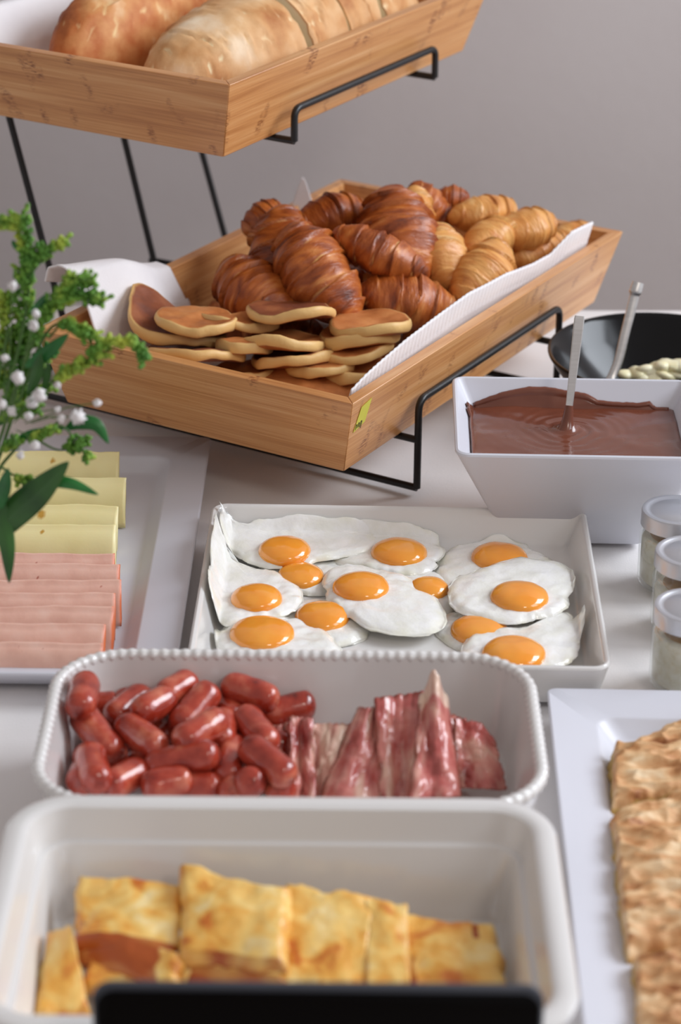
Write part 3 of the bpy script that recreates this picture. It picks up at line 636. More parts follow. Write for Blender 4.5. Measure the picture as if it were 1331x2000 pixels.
for it_ in items:
    for q in ('a', 'b'):
        it_[q][2] = max(it_[q][2], .0102 + it_['r'])
        xl = SA[0] - SAW / 2 + .0205 - (it_[q][2] - .02) * .16 + it_['r'] * .8; yb2 = SA[1] + SAD / 2 - .016 + it_[q][2] * .1 - it_['r'] * .8; yf2 = SA[1] - SAD / 2 + .018 + it_['r'] * .8
        it_[q][0] = max(it_[q][0], xl); it_[q][1] = min(max(it_[q][1], yf2), yb2)
for k, it_ in enumerate(items):
    a, b_, r = it_['a'], it_['b'], it_['r']; ax = b_ - a; Ln = np.linalg.norm(ax); hl = Ln / 2 + r
    t = np.array(ax) / Ln; rings = []; tip = []; n = 22; bend = rng.uniform(-.0022, .0022); sd_ = 20
    for i in range(n + 1):
        u = -math.cos(math.pi * i / n); x = u * hl
        e = max(0, abs(x) - (hl - r)) / r; rad_ = r * math.sqrt(max(0.0, 1 - e ** 2.6)) + .0004
        if abs(u) > .995: rad_ *= .35; x *= .975
        ring = []
        for j in range(sd_):
            th = 2 * math.pi * j / sd_; pt = (x, rad_ * math.cos(th) + bend * (1 - (x / hl) ** 2), rad_ * math.sin(th))
            q = .0005 * nz(pt, 120, k) + .00025 * nz((pt[0] * .3, pt[1], pt[2]), 420, k)
            q += -.0006 * e ** 2 * (.5 + .5 * math.cos(5 * th))
            ring.append((pt[0], pt[1] + q * math.cos(th), pt[2] + q * math.sin(th))); tip.append(max(0, (abs(x) / hl - .93) / .07) + .35 * nz(pt, 300, k))
        rings.append(ring)
    V, F = loft(rings)
    o = mesh('cocktail_sausage', V, F, M['sausage'], None, {'tip': tip}, angle=None)
    o.rotation_euler = Vector(t).to_track_quat('X', 'Z').to_euler(); o.location = tuple((a + b_) / 2)
    tag(o, SLAB[k], 'sausage', 'cocktail sausages in the beaded dish')

# ------------------------------------------------------------------ bacon: corners bottom-left, bottom-right, top-right, top-left in crop space (500,1240,/2.147)
def cp(x, y): return 500 + x / 2.147, 1240 + y / 2.147
BAC = [
    ([(60, 640, .014), (160, 690, .014), (150, 370, .044), (75, 385, .040)], 'narrow browned bacon strip next to the sausages', 1),
    ([(150, 690, .018), (250, 690, .018), (235, 352, .052), (140, 345, .052)], 'pink bacon strip with a pale gleam, second from the sausages', 2),
    ([(225, 690, .015), (330, 690, .016), (420, 372, .046), (220, 372, .050)], 'browned fatty bacon strip behind the wide slanting one', 3),
    ([(265, 690, .020), (530, 690, .024), (525, 300, .062), (432, 305, .058)], 'wide pink bacon strip slanting up left of the tall ones', 4),
    ([(520, 680, .022), (690, 690, .026), (705, 238, .066), (498, 268, .064)], 'tall pink bacon rasher left of the folded white tip', 5),
    ([(645, 690, .034), (860, 680, .030), (800, 262, .064), (690, 255, .070)], 'folded bacon rasher topped with a white fatty tip', 6),
    ([(840, 640, .026), (1052, 650, .020), (985, 375, .048), (832, 350, .058)], 'round-ended bacon rasher at the right of the dish', 7),
    ([(700, 640, .014), (900, 640, .014), (880, 350, .052), (760, 320, .054)], 'crisp bacon edge showing behind the folded rasher', 3.5),
]
for k, (cs, lab, od) in enumerate(BAC):
    P4 = [at(*cp(x, y), z) for x, y, z in cs]
    ray = (P4[0] - CAM) / np.linalg.norm(P4[0] - CAM)
    def fn(u, v, P4=P4, k=k):
        p = (P4[0] * (1 - u) + P4[1] * u) * (1 - v) + (P4[3] * (1 - u) + P4[2] * u) * v
        ed = .0022 * nz((u * 4, v * 9, k), 1.0, k) * (1 if .03 < u < .97 else 1.5)
        wv = .0040 * math.sin(u * 7 + k * 1.7 + 1.5 * nz((u, v * 3, k), 1.2)) + .0022 * nz((u * 4, v * 5, k), 1.3, k + 2) + .0012 * nz((u * 9, v * 14, k), 1.2, k)
        p = p - ray * wv
        p = p + (P4[1] - P4[0]) * (.035 * nz((v * 6, u > .5, k), 1.2, k) if (u < .08 or u > .92) else 0)
        if k == 6: p = p - (P4[2] - P4[1]) * .28 * max(0, (u - .55) / .45) ** 2 * v
        if k == 5: p = p + np.array([0, 0, .020]) * math.exp(-((u - .5) / .24) ** 2) * v ** 4 - ray * .009 * math.sin(math.pi * u)
        p = p + np.array([0, 0, .0018]) * nz((u * 7, 0, k), 1.5, k + 5) * v
        return p
    V, F, U, Vv = sheet(fn, 30, 40, 0.0026)
    fat = [.48 + .55 * nz((u * 5.5, v * 1.5, k), 1, k) + .2 * nz((u * 14, v * 6, k), 1, k + 3) - .12 + (.45 if (k == 5 and v > .86) else 0) + (.22 if k in (0, 2) else 0) for u, v in zip(U, Vv)]
    edge = [max(1 - min(u, 1 - u) / .15, 1 - (1 - v) / .09, 0) * (.75 + .6 * nz((u * 5, v * 9, k), 1, k)) * (0 if (k == 5 and v > .9) else 1) + .35 * max(0, nz((u * 4, v * 4, k), 1.4, k + 8)) for u, v in zip(U, Vv)]
    tag(mesh('bacon_rasher', V, F, M['bacon'], None, {'fat': fat, 'edge': edge}, angle=None), lab, 'bacon', 'bacon rashers in the beaded dish')

# ------------------------------------------------------------------ soft slabs: omelettes and pie
def slab(name, cs, thick, mt, lab, cat, grp, seed, bulge=.003, amp=.0016, freq=55, nu=34, nv=34, edge_noise=.05, brown=None, taper=.12, side='side', floor=.0095, ridge=0):
    P4 = [at(x, y, z) for x, y, z in cs]        # bottom-left, bottom-right, top-right, top-left of the upper face
    nrm = np.cross(P4[1] - P4[0], P4[3] - P4[0]); nrm /= np.linalg.norm(nrm)
    if nrm[2] < 0: nrm = -nrm
    top, bot, br, sdv = [], [], [], []
    for i in range(nu + 1):
        for j in range(nv + 1):
            u, v = i / nu, j / nv
            uu = u + edge_noise * nz((v * 3, u * .5, seed), 1.3, seed) * math.sin(math.pi * v) * (abs(u - .5) * 2) + .3 * edge_noise * nz((v * 11, 0, seed), 1.2, seed) * (abs(u - .5) * 2)
            vv_ = v + edge_noise * nz((u * 3, v * .5, seed), 1.3, seed + 4) * (abs(v - .5) * 2) + .3 * edge_noise * nz((u * 11, 1, seed), 1.2, seed) * (abs(v - .5) * 2)
            p = (P4[0] * (1 - uu) + P4[1] * uu) * (1 - vv_) + (P4[3] * (1 - uu) + P4[2] * uu) * vv_
            e = min(u, 1 - u, v, 1 - v) * 2
            h = bulge * math.sin(math.pi * u) * math.sin(math.pi * v) + amp * fbm(p, freq, seed, 3) - thick * .45 * max(0, 1 - e / taper) ** 2.5
            if ridge: h += ridge * ((1 - abs(nz((p[0] * 22 + .6 * nz(p, 40, seed), p[1] * 62 + .5 * nz(p, 50, 3), seed), 1, seed)) * 2.2) + .5 * (1 - abs(nz((p[0] * 60, p[1] * 120, seed), 1, seed + 5)) * 2.2) - .8)
            top.append(p + nrm * h); q = p - nrm * (thick + amp * .5 * nz(p, freq, seed + 7))
            c = (P4[0] + P4[1] + P4[2] + P4[3]) / 4
            q = q + (c - p) * (.06 if e == 0 else 0); q[2] = max(q[2], floor); top[-1][2] = max(top[-1][2], floor + .002); bot.append(q)
            br.append((brown(u, v) if brown else 0) + .25 * nz(p, 60, seed + 2) + .75 * max(0, nz(p, 42, seed + 6) - .1) + .3 * max(0, .25 - v)); sdv.append(1.0 if e == 0 else 0.0)
    # a middle ring so the sides bulge
    W_ = nv + 1; n1 = len(top); F = []
    idx = lambda i, j: i * W_ + j
    for i in range(nu):
        for j in range(nv):
            F.append((idx(i, j), idx(i + 1, j), idx(i + 1, j + 1), idx(i, j + 1))); F.append((n1 + idx(i, j), n1 + idx(i, j + 1), n1 + idx(i + 1, j + 1), n1 + idx(i + 1, j)))
    per = [idx(i, 0) for i in range(nu)] + [idx(nu, j) for j in range(nv)] + [idx(nu - i, nv) for i in range(nu)] + [idx(0, nv - j) for j in range(nv)]
    V = top + bot; at1 = br + br; at2 = sdv + [1.0] * n1; m0 = len(V); c = sum(P4) / 4
    for i in per:
        mid = (V[i] + V[n1 + i]) / 2; out = mid - c; out[2] = 0; out /= np.linalg.norm(out) + 1e-9
        V.append(mid + out * thick * (.16 + .25 * nz(mid, 90, seed))); V[-1][2] = max(V[-1][2], floor + .001); at1.append(at1[i] + (.25 if brown else 0)); at2.append(1.0)
    for k in range(len(per)):
        a, b_ = per[k], per[(k + 1) % len(per)]; ma, mb = m0 + k, m0 + (k + 1) % len(per)
        F.append((a, ma, mb, b_)); F.append((ma, n1 + a, n1 + b_, mb))
    return tag(mesh(name, V, F, mt, None, {'brown': at1, side: at2}, angle=None), lab, cat, grp)
OM = [
    ([(68, 1975, .030), (180, 1975, .026), (140, 1800, .058), (95, 1812, .046)], .012, 'pale omelette end leaning on the left wall of the dish', None),
    ([(160, 1925, .028), (290, 1930, .028), (330, 1835, .040), (180, 1830, .040)], .012, 'inner omelette wedge under the browned fold at the left', None),
    ([(140, 1850, .040), (345, 1862, .044), (352, 1718, .054), (152, 1706, .052)], .010, 'square yellow omelette at the back left with a browned fold below', lambda u, v: .9 * (v < .16)),
    ([(125, 1880, .030), (350, 1930, .036), (350, 1860, .046), (150, 1795, .046)], .010, 'dark browned omelette fold at the left below the square one', lambda u, v: .95 - .5 * (u > .8)),
    ([(358, 1925, .030), (560, 1925, .036), (560, 1895, .044), (352, 1830, .044)], .014, 'folded browned omelette edge at the front of the tall piece', lambda u, v: .75 * (v < .5)),
    ([(338, 1920, .028), (402, 1930, .028), (385, 1880, .036), (355, 1880, .036)], .010, 'small pale omelette wedge at the front between two pieces', None),
    ([(345, 1862, .046), (556, 1885, .050), (570, 1728, .062), (350, 1680, .064)], .012, 'tallest omelette piece with an orange-mottled top, second from the left', lambda u, v: .55 * (v < .06)),
    ([(540, 1930, .034), (722, 1930, .038), (735, 1742, .054), (556, 1722, .058)], .014, 'omelette piece with a white-flecked corner in the middle of the row', lambda u, v: .45 * (u < .1)),
    ([(715, 1932, .038), (805, 1932, .036), (800, 1765, .052), (710, 1738, .056)], .012, 'narrow upright omelette fold right of the middle piece', lambda u, v: .5 * (u < .12 or u > .85)),
    ([(800, 1932, .032), (1000, 1932, .030), (968, 1798, .040), (775, 1780, .046)], .014, 'rightmost omelette piece with a dark slit near its corner', lambda u, v: 1.2 * (abs(u - .78) < .035 and .72 < v < .92) + .8 * (u < .1 and v < .45)),
]
for k, (cs, th_, lab, bf) in enumerate(OM):
    slab('folded_omelette', cs, th_, M['omelette'], lab, 'omelette', 'omelettes in the casserole dish', 20 + k, bulge=.003, amp=.0030, freq=36, brown=bf, edge_noise=.06, taper=.16, side='side')
PIE = [
    ([(1196, 1560, .027), (1400, 1510, .029), (1395, 1375, .029), (1200, 1452, .027)], 'flaky pie piece at the back of the right platter'),
    ([(1226, 1850, .030), (1430, 1815, .031), (1400, 1520, .030), (1192, 1580, .028)], 'largest flaky pie piece in the middle of the right platter'),
    ([(1250, 2005, .027), (1440, 2010, .027), (1425, 1830, .029), (1238, 1862, .028)], 'flaky pie piece at the front of the right platter'),
]
for k, (cs, lab) in enumerate(PIE):
    slab('pie_piece', cs, .019, M['pie'], lab, 'pie', 'pie pieces on the right platter', 40 + k, bulge=.004, amp=.0016, freq=42, nu=80, nv=110, edge_noise=.04, taper=.10, floor=.0052, ridge=.0054)

# ------------------------------------------------------------------ cheese and ham, folded slices leaning back in a row
def fold_slice(name, ridge, h, lean, mt, lab, cat, grp, seed, ln, rind=False, holes=()):
    xr_, yr_, zr_ = ridge; NX, NP = 60, 22; rings = []; a1, a2 = [], []
    for i in range(NX + 1):
        u = i / NX; x = xr_ - ln * (1 - u); ring = []
        wob = .0016 * nz((u * 4, 0, seed), 1, seed) + .0006 * nz((u * 13, 0, seed), 1, seed)
        gap = .0034 + .0014 * nz((u * 2, 5, seed), 1, seed)
        for j in range(NP):
            q = j / NP
            if q < .42: s = q / .42; y = -lean * (.2 * (1 - s) + .8 * math.cos(math.pi / 2 * s)) - gap * math.sin(math.pi * s) * .3; z = zr_ - h * (.2 * (1 - s) + .8 * (1 - math.sin(math.pi / 2 * s)))
            elif q < .58: s = (q - .42) / .16; a = math.pi * s; y = gap * .5 * (1 - math.cos(a)); z = zr_ + gap * .6 * math.sin(a)
            else: s = (q - .58) / .42; y = gap - (lean * s) * .9 + (gap * .8) * math.sin(math.pi * s) ; z = zr_ - h * s
            if i == NX: y += .0007 * nz((0, q * 9, seed), 1, seed)
            ring.append((x + .0012 * nz((q * 5, u > .9, seed), 1, seed) * (u > .9), yr_ + y + wob, max(.0056, z + wob * .6)))
            a1.append(max(0, (u - .975) / .025) * (1.0 if rind else 0) + (.0)); hv = 0
            for hu, hq, hr in holes:
                d = math.hypot((u - hu) * ln, (q - hq) * h * 2.2); hv = max(hv, 1.6 - d / hr)
            a2.append(hv)
        rings.append(ring)
    V, F = loft(rings)
    return tag(mesh(name, V, F, mt, None, {'rind': a1, 'hole': a2}, angle=None), lab, cat, grp)
CH = [(233, 888, .042, 'folded cheese slice at the back of the platter, tilted', [(.62, .33, .0026)]), (246, 939, .040, 'widest folded cheese slice, second from the back', []), (230, 994, .036, 'folded cheese slice with two holes, third from the back', [(.58, .34, .0040), (.28, .31, .0030)]), (227, 1030, .036, 'folded cheese slice with a hole, next to the ham', [(.27, .31, .0034), (.6, .37, .0022)])]
for k, (px, py, z, lab, hl) in enumerate(CH):
    p = at(px, py, z); fold_slice('cheese_slice', (p[0], p[1], z), .034, .022, M['cheese'], lab, 'cheese', 'folded cheese slices', 50 + k, .150, holes=hl)
HA = [(224, 1087, .037, 'folded ham slice next to the cheese'), (235, 1109, .036, 'folded ham slice, second from the cheese'), (237, 1140, .036, 'folded ham slice, longest to the right, third from the cheese'), (226, 1166, .036, 'folded ham slice, fourth from the cheese'), (222, 1193, .036, 'folded ham slice, third from the front edge'), (206, 1224, .037, 'folded ham slice with a broad front, second from the front edge'), (200, 1264, .034, 'frontmost folded ham slice partly behind the beaded dish')]
for k, (px, py, z, lab) in enumerate(HA):
    p = at(px, py, z); hs = [(rng.uniform(.3, .97), rng.uniform(.2, .4), rng.uniform(.0005, .0011)) for _ in range(6)]
    fold_slice('ham_slice', (p[0], p[1], z), .030 if k < 6 else .020, .016 if k < 6 else .010, M['ham'], lab, 'ham', 'folded ham slices', 60 + k, .155, rind=True, holes=hs)

# ------------------------------------------------------------------ pancakes
def pancake(c, rx, tilt, tdir, spin, mt, lab, seed, th_=.0108, fold=0.0):
    NA, NR = 56, 12; ring_r = [(i / NR, 1) for i in range(NR + 1)]
    top, bot, a1 = [], [], []
    def shape(f, th, s):
        R0 = rx * (1 + .09 * nz((math.cos(th), math.sin(th), seed), 1.6, seed) + .03 * nz((math.cos(th), math.sin(th), seed), 4, seed))
        x, y = R0 * f * math.cos(th), R0 * f * math.sin(th) * .96
        w_ =   .0062 * nz((x * 19, y * 19, seed), 1, seed) + .0015 * nz((x * 70, y * 70, seed), 1, seed) + fold * (x / rx) ** 2 * .012 * (1 if (fold < 1 or x < 0) else -.2)
        return x, y, w_
    prof = [(i / NR * .95, th_ * .5) for i in range(NR + 1)] + [(.985, th_ * .36), (1.0, th_ * .1), (1.0, -th_ * .15), (.975, -th_ * .4)] + [(i / 4 * .93, -th_ * .5) for i in range(4, -1, -1)]
    V, at1 = [], []
    for f, dz in prof:
        for a in range(NA):
            th = 2 * math.pi * a / NA; x, y, w_ = shape(max(f, .002), th, 1)
            V.append((x, y, w_ + dz * (.92 + .42 * nz((x * 38, y * 38, seed), 1, seed)) + (.0006 * nz((x * 150, y * 150, 0), 1, seed) if dz > 0 else 0)))
            at1.append((1 if (f > .97) else (.55 if f > .93 and dz > 0 else 0)) + .2 * nz((x * 80, y * 80, dz * 200), 1, seed))
    n = len(prof); F = [(i * NA + a, (i + 1) * NA + a, (i + 1) * NA + (a + 1) % NA, i * NA + (a + 1) % NA) for i in range(n - 1) for a in range(NA)]
    o = mesh('pancake', V, F, mt, None, {'rim': at1}, angle=None)
    o.matrix_world = Matrix.Translation(Vector(c)) @ Matrix.Rotation(tdir, 4, 'Z') @ Matrix.Rotation(tilt, 4, 'X') @ Matrix.Rotation(spin, 4, 'Z')
    return tag(o, lab, 'pancake', 'pancakes in the lower tray')
def zc(x, y): return 200 + x / 2.0167, 500 + y / 2.0167
PAN = [  # crop centre of the visible front edge arc -> disc centre offset is handled by hand: (x, y, z, r, tilt deg, tilt dir deg, dark, fold, label)
    (290, 282, .112, .050, 10, -30, 1, 2.6, 'dark pancake curling up at the far left of the pile'),
    (370, 255, .127, .040, 16, -75, 0, .3, 'thin pancake lying tilted over the dark curled one'),
    (530, 252, .119, .042, 4, 0, 0, .2, 'pancake behind the left pancakes, below the napkin tip'),
    (745, 222, .132, .044, 8, 10, 1, .5, 'topmost pancake at the back with a dark brown top'),
    (1060, 268, .124, .042, 8, 60, 0, .2, 'pancake at the back right under the front croissant'),
    (1010, 318, .112, .040, 12, 70, 0, .4, 'golden pancake on the right by the napkin'),
    (1000, 366, .104, .036, 12, 70, 0, .2, 'pancake just beneath the golden right-hand one'),
    (715, 332, .113, .042, 2, 0, 0, .3, 'thick pale pancake in the middle of the pile'),
    (760, 392, .098, .044, 6, 30, 1, .2, 'pancake below the thick pale middle one'),
    (980, 440, .088, .034, 10, 60, 0, .1, 'pancake edge low at the right by the napkin'),
    (370, 380, .101, .050, 2, -20, 1, .3, 'wavy pancake at the left behind the front board'),
    (560, 452, .083, .034, 6, 0, 0, .1, 'pancake showing a torn pale edge behind the front board'),
    (815, 492, .085, .048, 4, 20, 0, -.5, 'large front pancake with a smooth pinkish brown top'),
    (860, 440, .091, .034, 6, 30, 0, .1, 'small pancake edge behind the large front one'),
    (560, 362, .109, .028, 0, 0, 0, .1, 'pancake edge in the gap left of the middle one'),
]
for k, (x, y, z, r, tl, td, dk, fo, lab) in enumerate(PAN):
    c = at(*zc(x, y + 8), z)
    pancake(c, r * .93, R_(tl * .5 - 16 if lab[:11] != 'large front' else 8), R_(td * .5), R_(-10) if k == 0 else rng.uniform(0, 6), M['pancake_dark' if dk else 'pancake'], lab, 80 + k, fold=fo)

# ------------------------------------------------------------------ croissants
def croissant(a, b_, R0, mt, lab, seed, bend=.25, steps=4, bdir=0.0, flat=.9, grp='croissants in the lower tray'):
    a, b_ = np.array(a), np.array(b_); Lh = np.linalg.norm(b_ - a) / 2; N, S_ = 110, 36; V, cr, dk = [], [], []
    for i in range(N + 1):
        t = -1 + 2 * i / N; x = t * Lh
        env = max(0.0, 1 - abs(t) ** 2.1) ** .62
        cy = bend * Lh * (t * t - .4)
        for j in range(S_):
            th = 2 * math.pi * j / S_
            ph = steps * abs(t) * (1 + .06 * math.sin(2 * math.pi * t + seed)) + .30 * math.sin(th + seed) * (1 if t > 0 else -1) + .10 * nz((t * 3, math.cos(th), math.sin(th)), 1.3, seed)
            fr = ph - math.floor(ph); lay = (1 - fr) ** 1.0
            # each rolled layer steps down outward with a rounded lip
            lip = math.exp(-((fr - .04) / .07) ** 2)
            r = R0 * (env * (.87 + .13 * lay * (.5 + .9 * max(0, .5 + nz((t * 2, th, 3), .8, seed))) + .03 * lip) + .05 * (1 - env) + .012)
            r *= 1 + .10 * nz((t * 2, math.cos(th) * 1.2, math.sin(th) * 1.2), 1.2, seed) + .020 * nz((t * 34, math.cos(th) * 4, math.sin(th) * 4), 1, seed)
            V.append((x, cy + r * math.cos(th), r * math.sin(th) * flat))
            cr.append(max(0, math.exp(-((fr - .93) / .07) ** 2)) * (.35 + 1.3 * nz((t * 5, th * 1.3, 0), 1.1, seed)) + .10 * nz((t * 30, th * 2, 0), 1, seed))
            dk.append(.55 * lip + .6 * max(0, abs(t) - .86) / .14 + .35 * nz((t * 3, math.cos(th) * 2, math.sin(th) * 2), 1, seed + 4))
    F = [(i * S_ + j, (i + 1) * S_ + j, (i + 1) * S_ + (j + 1) % S_, i * S_ + (j + 1) % S_) for i in range(N) for j in range(S_)]
    F += [tuple(range(S_)), tuple(N * S_ + j for j in reversed(range(S_)))]
    o = mesh('croissant', V, F, mt, None, {'crease': cr, 'dark': dk}, angle=None)
    t = Vector(b_ - a).normalized()
    o.matrix_world = Matrix.Translation(Vector((a + b_) / 2)) @ t.to_track_quat('X', 'Z').to_matrix().to_4x4() @ Matrix.Rotation(bdir, 4, 'X')
    return tag(o, lab, 'croissant', grp)
CRO = [  # tips in pixels with heights, radius, order, pale, bend, label
    (438, 520, .135, 560, 620, .115, 0.026, 6, 0, .15, 'dark croissant at the front left of the croissants, by the napkin fold'),
    (548, 400, .190, 566, 600, .115, 0.026, 5, 0, .10, 'dark croissant standing steep behind the front left one'),
    (560, 440, .180, 685, 632, .115, 0.0285, 9, 0, .12, 'biggest dark croissant at the centre, pointing down to the pancakes'),
    (570, 450, .150, 716, 400, .165, 0.02, 4, 0, .15, 'dark croissant lying level at the back left, striped'),
    (480, 460, .150, 550, 398, .175, 0.0155, 2, 0, .15, 'shiny dark croissant at the far back left'),
    (752, 370, .195, 812, 555, .135, 0.031, 8, 0, .10, 'tall dark croissant in the middle of the pile'),
    (650, 452, .165, 836, 540, .130, 0.0185, 10, 0, .22, 'long croissant arm lying across the tall middle one'),
    (806, 366, .180, 815, 478, .140, 0.0165, 5, 1, .10, 'paler croissant close behind the tall middle one'),
    (800, 362, .185, 880, 450, .140, 0.0175, 4, 0, .15, 'croissant at the top back of the pile with a dark tip'),
    (850, 385, .165, 918, 388, .165, 0.0115, 3, 0, .20, 'small dark croissant end at the back of the pile'),
    (880, 428, .155, 1012, 405, .155, 0.0165, 4, 1, .15, 'pale croissant lying level at the back'),
    (972, 462, .155, 1086, 432, .155, 0.0185, 7, 1, .12, 'pale croissant with a coiled end at the back right'),
    (850, 440, .160, 882, 566, .118, 0.0215, 8, 1, .10, 'pale croissant pointing straight down, right of the middle'),
    (915, 500, .140, 992, 440, .145, 0.019, 5, 1, .15, 'pale croissant half hidden behind the hollow-ended one'),
    (900, 590, .115, 985, 480, .145, 0.0225, 9, 1, .12, 'pale croissant with a hollow brown end by the napkin'),
    (1000, 510, .130, 1098, 468, .135, 0.0165, 6, 1, .12, 'pale croissant by the right napkin edge'),
    (1080, 470, .125, 1160, 448, .125, 0.013, 4, 1, .12, 'rearmost pale croissant in the back right corner'),
    (700, 572, .135, 893, 606, .112, 0.0235, 10, 0, .12, 'dark croissant lying across the front, above the right pancakes'),
    (690, 620, .110, 740, 570, .115, 0.0125, 3, 0, .1, 'dark croissant tip under the front one'),
]
items = []
for (x1, y1, z1, x2, y2, z2, r, od, pale, bd, lab) in CRO:
    items.append(dict(a=at(x1, y1, z1), b=at(x2, y2, z2), r=r * .85, o=od))
part_out(items, floor=LO_Z + .012, it=20, k=.72)
for it_ in items:
    for _ in range(40):
        if max(to_lo(it_['a'])[0], to_lo(it_['b'])[0]) + it_['r'] * 1.42 < .138: break
        mid = (it_['a'] + it_['b']) / 2; mv = (mid - CAM) / np.linalg.norm(mid - CAM) * .003
        if min(it_['a'][2], it_['b'][2]) + mv[2] < LO_Z + .02: break
        it_['a'] = it_['a'] + mv; it_['b'] = it_['b'] + mv
for k, (c_, it_) in enumerate(zip(CRO, items)):
    croissant(it_['a'], it_['b'], c_[6] * 1.25, M['croissant_pale' if c_[8] else 'croissant'], c_[10], 100 + k, bend=c_[9], steps=3.2 if c_[6] > .03 else 2.6, bdir=rng.uniform(-.5, .5))

BURIED = ('dark croissant buried at the front left, behind the leftmost pancakes', 'dark croissant buried under the steep one at the left', 'dark croissant buried between the front left and biggest ones', 'dark croissant buried under the biggest dark one', 'dark croissant buried under the front one by the pancakes', 'croissant buried under the tall middle one', 'dark croissant buried under the shiny far back left one', 'croissant buried behind the tall middle one', 'croissant buried under the hollow-ended pale one', 'croissant buried under the pale ones by the right napkin edge', 'dark croissant buried at the back left by the back board', 'croissant buried under the level pale one at the back', 'croissant buried in the back right corner')
for k, (x, y, z, an) in enumerate(((-.082, -.045, .085, .9), (-.080, .03, .09, 1.3), (-.03, -.06, .080, .2), (-.03, .02, .105, .9), (.04, -.045, .080, 1.3), (.035, .05, .110, .3), (-.06, .10, .110, -.4), (.03, .125, .105, 1.0), (.080, .03, .082, 1.5), (.078, .11, .085, 1.2), (-.03, .175, .10, .2), (.05, .185, .085, .1), (.078, .185, .082, 1.4))):
    d = np.array([math.cos(an), math.sin(an)]) * .042
    croissant(lo(x - d[0], y - d[1], z), lo(x + d[0], y + d[1], z), .028, M['croissant_pale' if x > .0 and y > .02 else 'croissant'], BURIED[k], 140 + k, bend=.12, steps=3, bdir=k)
# ------------------------------------------------------------------ napkin in the lower tray
nk = thing('napkin', 'white cotton napkin lining the lower tray, folded over its left side', 'napkin', (LO_C[0], LO_C[1], LO_Z), -PSI)
def hem(u, v): return .00035 * math.sin(u * 400) * (1 if v > .74 else 0) - (.0007 if .70 < v < .74 else 0)
def nap_right(u, v):          # stands along the right side board and rises above the rim
    s = -TL_LO / 2 + .026 + u * (TL_LO - .075)
    top = float(np.interp(u, [0, .05, .2, .45, .62, .74, .82, .9, 1], [.072, .078, .088, .096, .092, .085, .084, .098, .094]))
    z = .010 + (top - .010) * v
    x = (TW / 2 - .019 - .0135) + .019 * z / LO_H - .0025 - .012 * (1 - v) ** 2 - .0055 * math.sin(math.pi * u) * v
    return (x - hem(u, v) + .0016 * nz((u * 6, v * 2, 0), 1, 4), s, z + .0012 * nz((u * 9, 0, 0), 1, 2) * v)
V, F, _, _ = sheet(nap_right, 320, 30, .0016); mesh('hemmed_edge', V, F, M['napkin'], nk, angle=None)
def nap_floor(u, v):
    x = -.122 + .242 * u; y = -TL_LO / 2 + .035 + v * (TL_LO - .09)
    return (x, y, .0105 + .0015 * nz((x, y, 0), 30, 1))
V, F, _, _ = sheet(nap_floor, 24, 40, .0016); mesh('liner', V, F, M['napkin'], nk, angle=None)
def nap_left(u, v):           # drapes over the left side near the front and puffs up
    y = -TL_LO / 2 + .042 + u * .150
    pts_z = [.012, .050, .0835, .086, .082, .070]; pts_x = [-.112, -.128, -.150, -.166, -.178, -.184]
    q = [0, .3, .55, .68, .82, 1]
    z = float(np.interp(v, q, pts_z)); x = float(np.interp(v, q, pts_x))
    z += .034 * (1 - u) ** 1.2 * float(np.interp(v, [0, .35, .62, 1], [0, .5, 1, .9])) - .008 * u * (v > .3)
    bump_ = .012 * math.sin(math.pi * min(1, u * 1.05)) ** 2 * math.exp(-((v - .45) / .3) ** 2)
    return (x + bump_ * .8 + .003 * nz((u * 4, v * 4, 0), 1, 6), y + .004 * nz((u * 3, v * 3, 1), 1, 7), z + bump_ * 1.2 + .002 * nz((u * 5, v * 3, 2), 1, 8) + .4 * hem(u, v))
V, F, _, _ = sheet(nap_left, 60, 44, .0018); mesh('draped_fold', V, F, M['napkin'], nk, angle=None)
tipc = to_lo(at(592, 385, .135))
def nap_tip(u, v):
    wd_ = .030 * (1 - v) ** .9 + .0012
    return (tipc[0] + (u - .5) * wd_ * 1.3, tipc[1] + (u - .5) * wd_ * .7, .030 + .072 * v + .004 * math.sin(u * math.pi) * (1 - v) + .002 * nz((u * 3, v * 3, 0), 1, 9))
V, F, _, _ = sheet(nap_tip, 16, 24, .0018); mesh('corner_tip', V, F, M['napkin'], nk, angle=None)

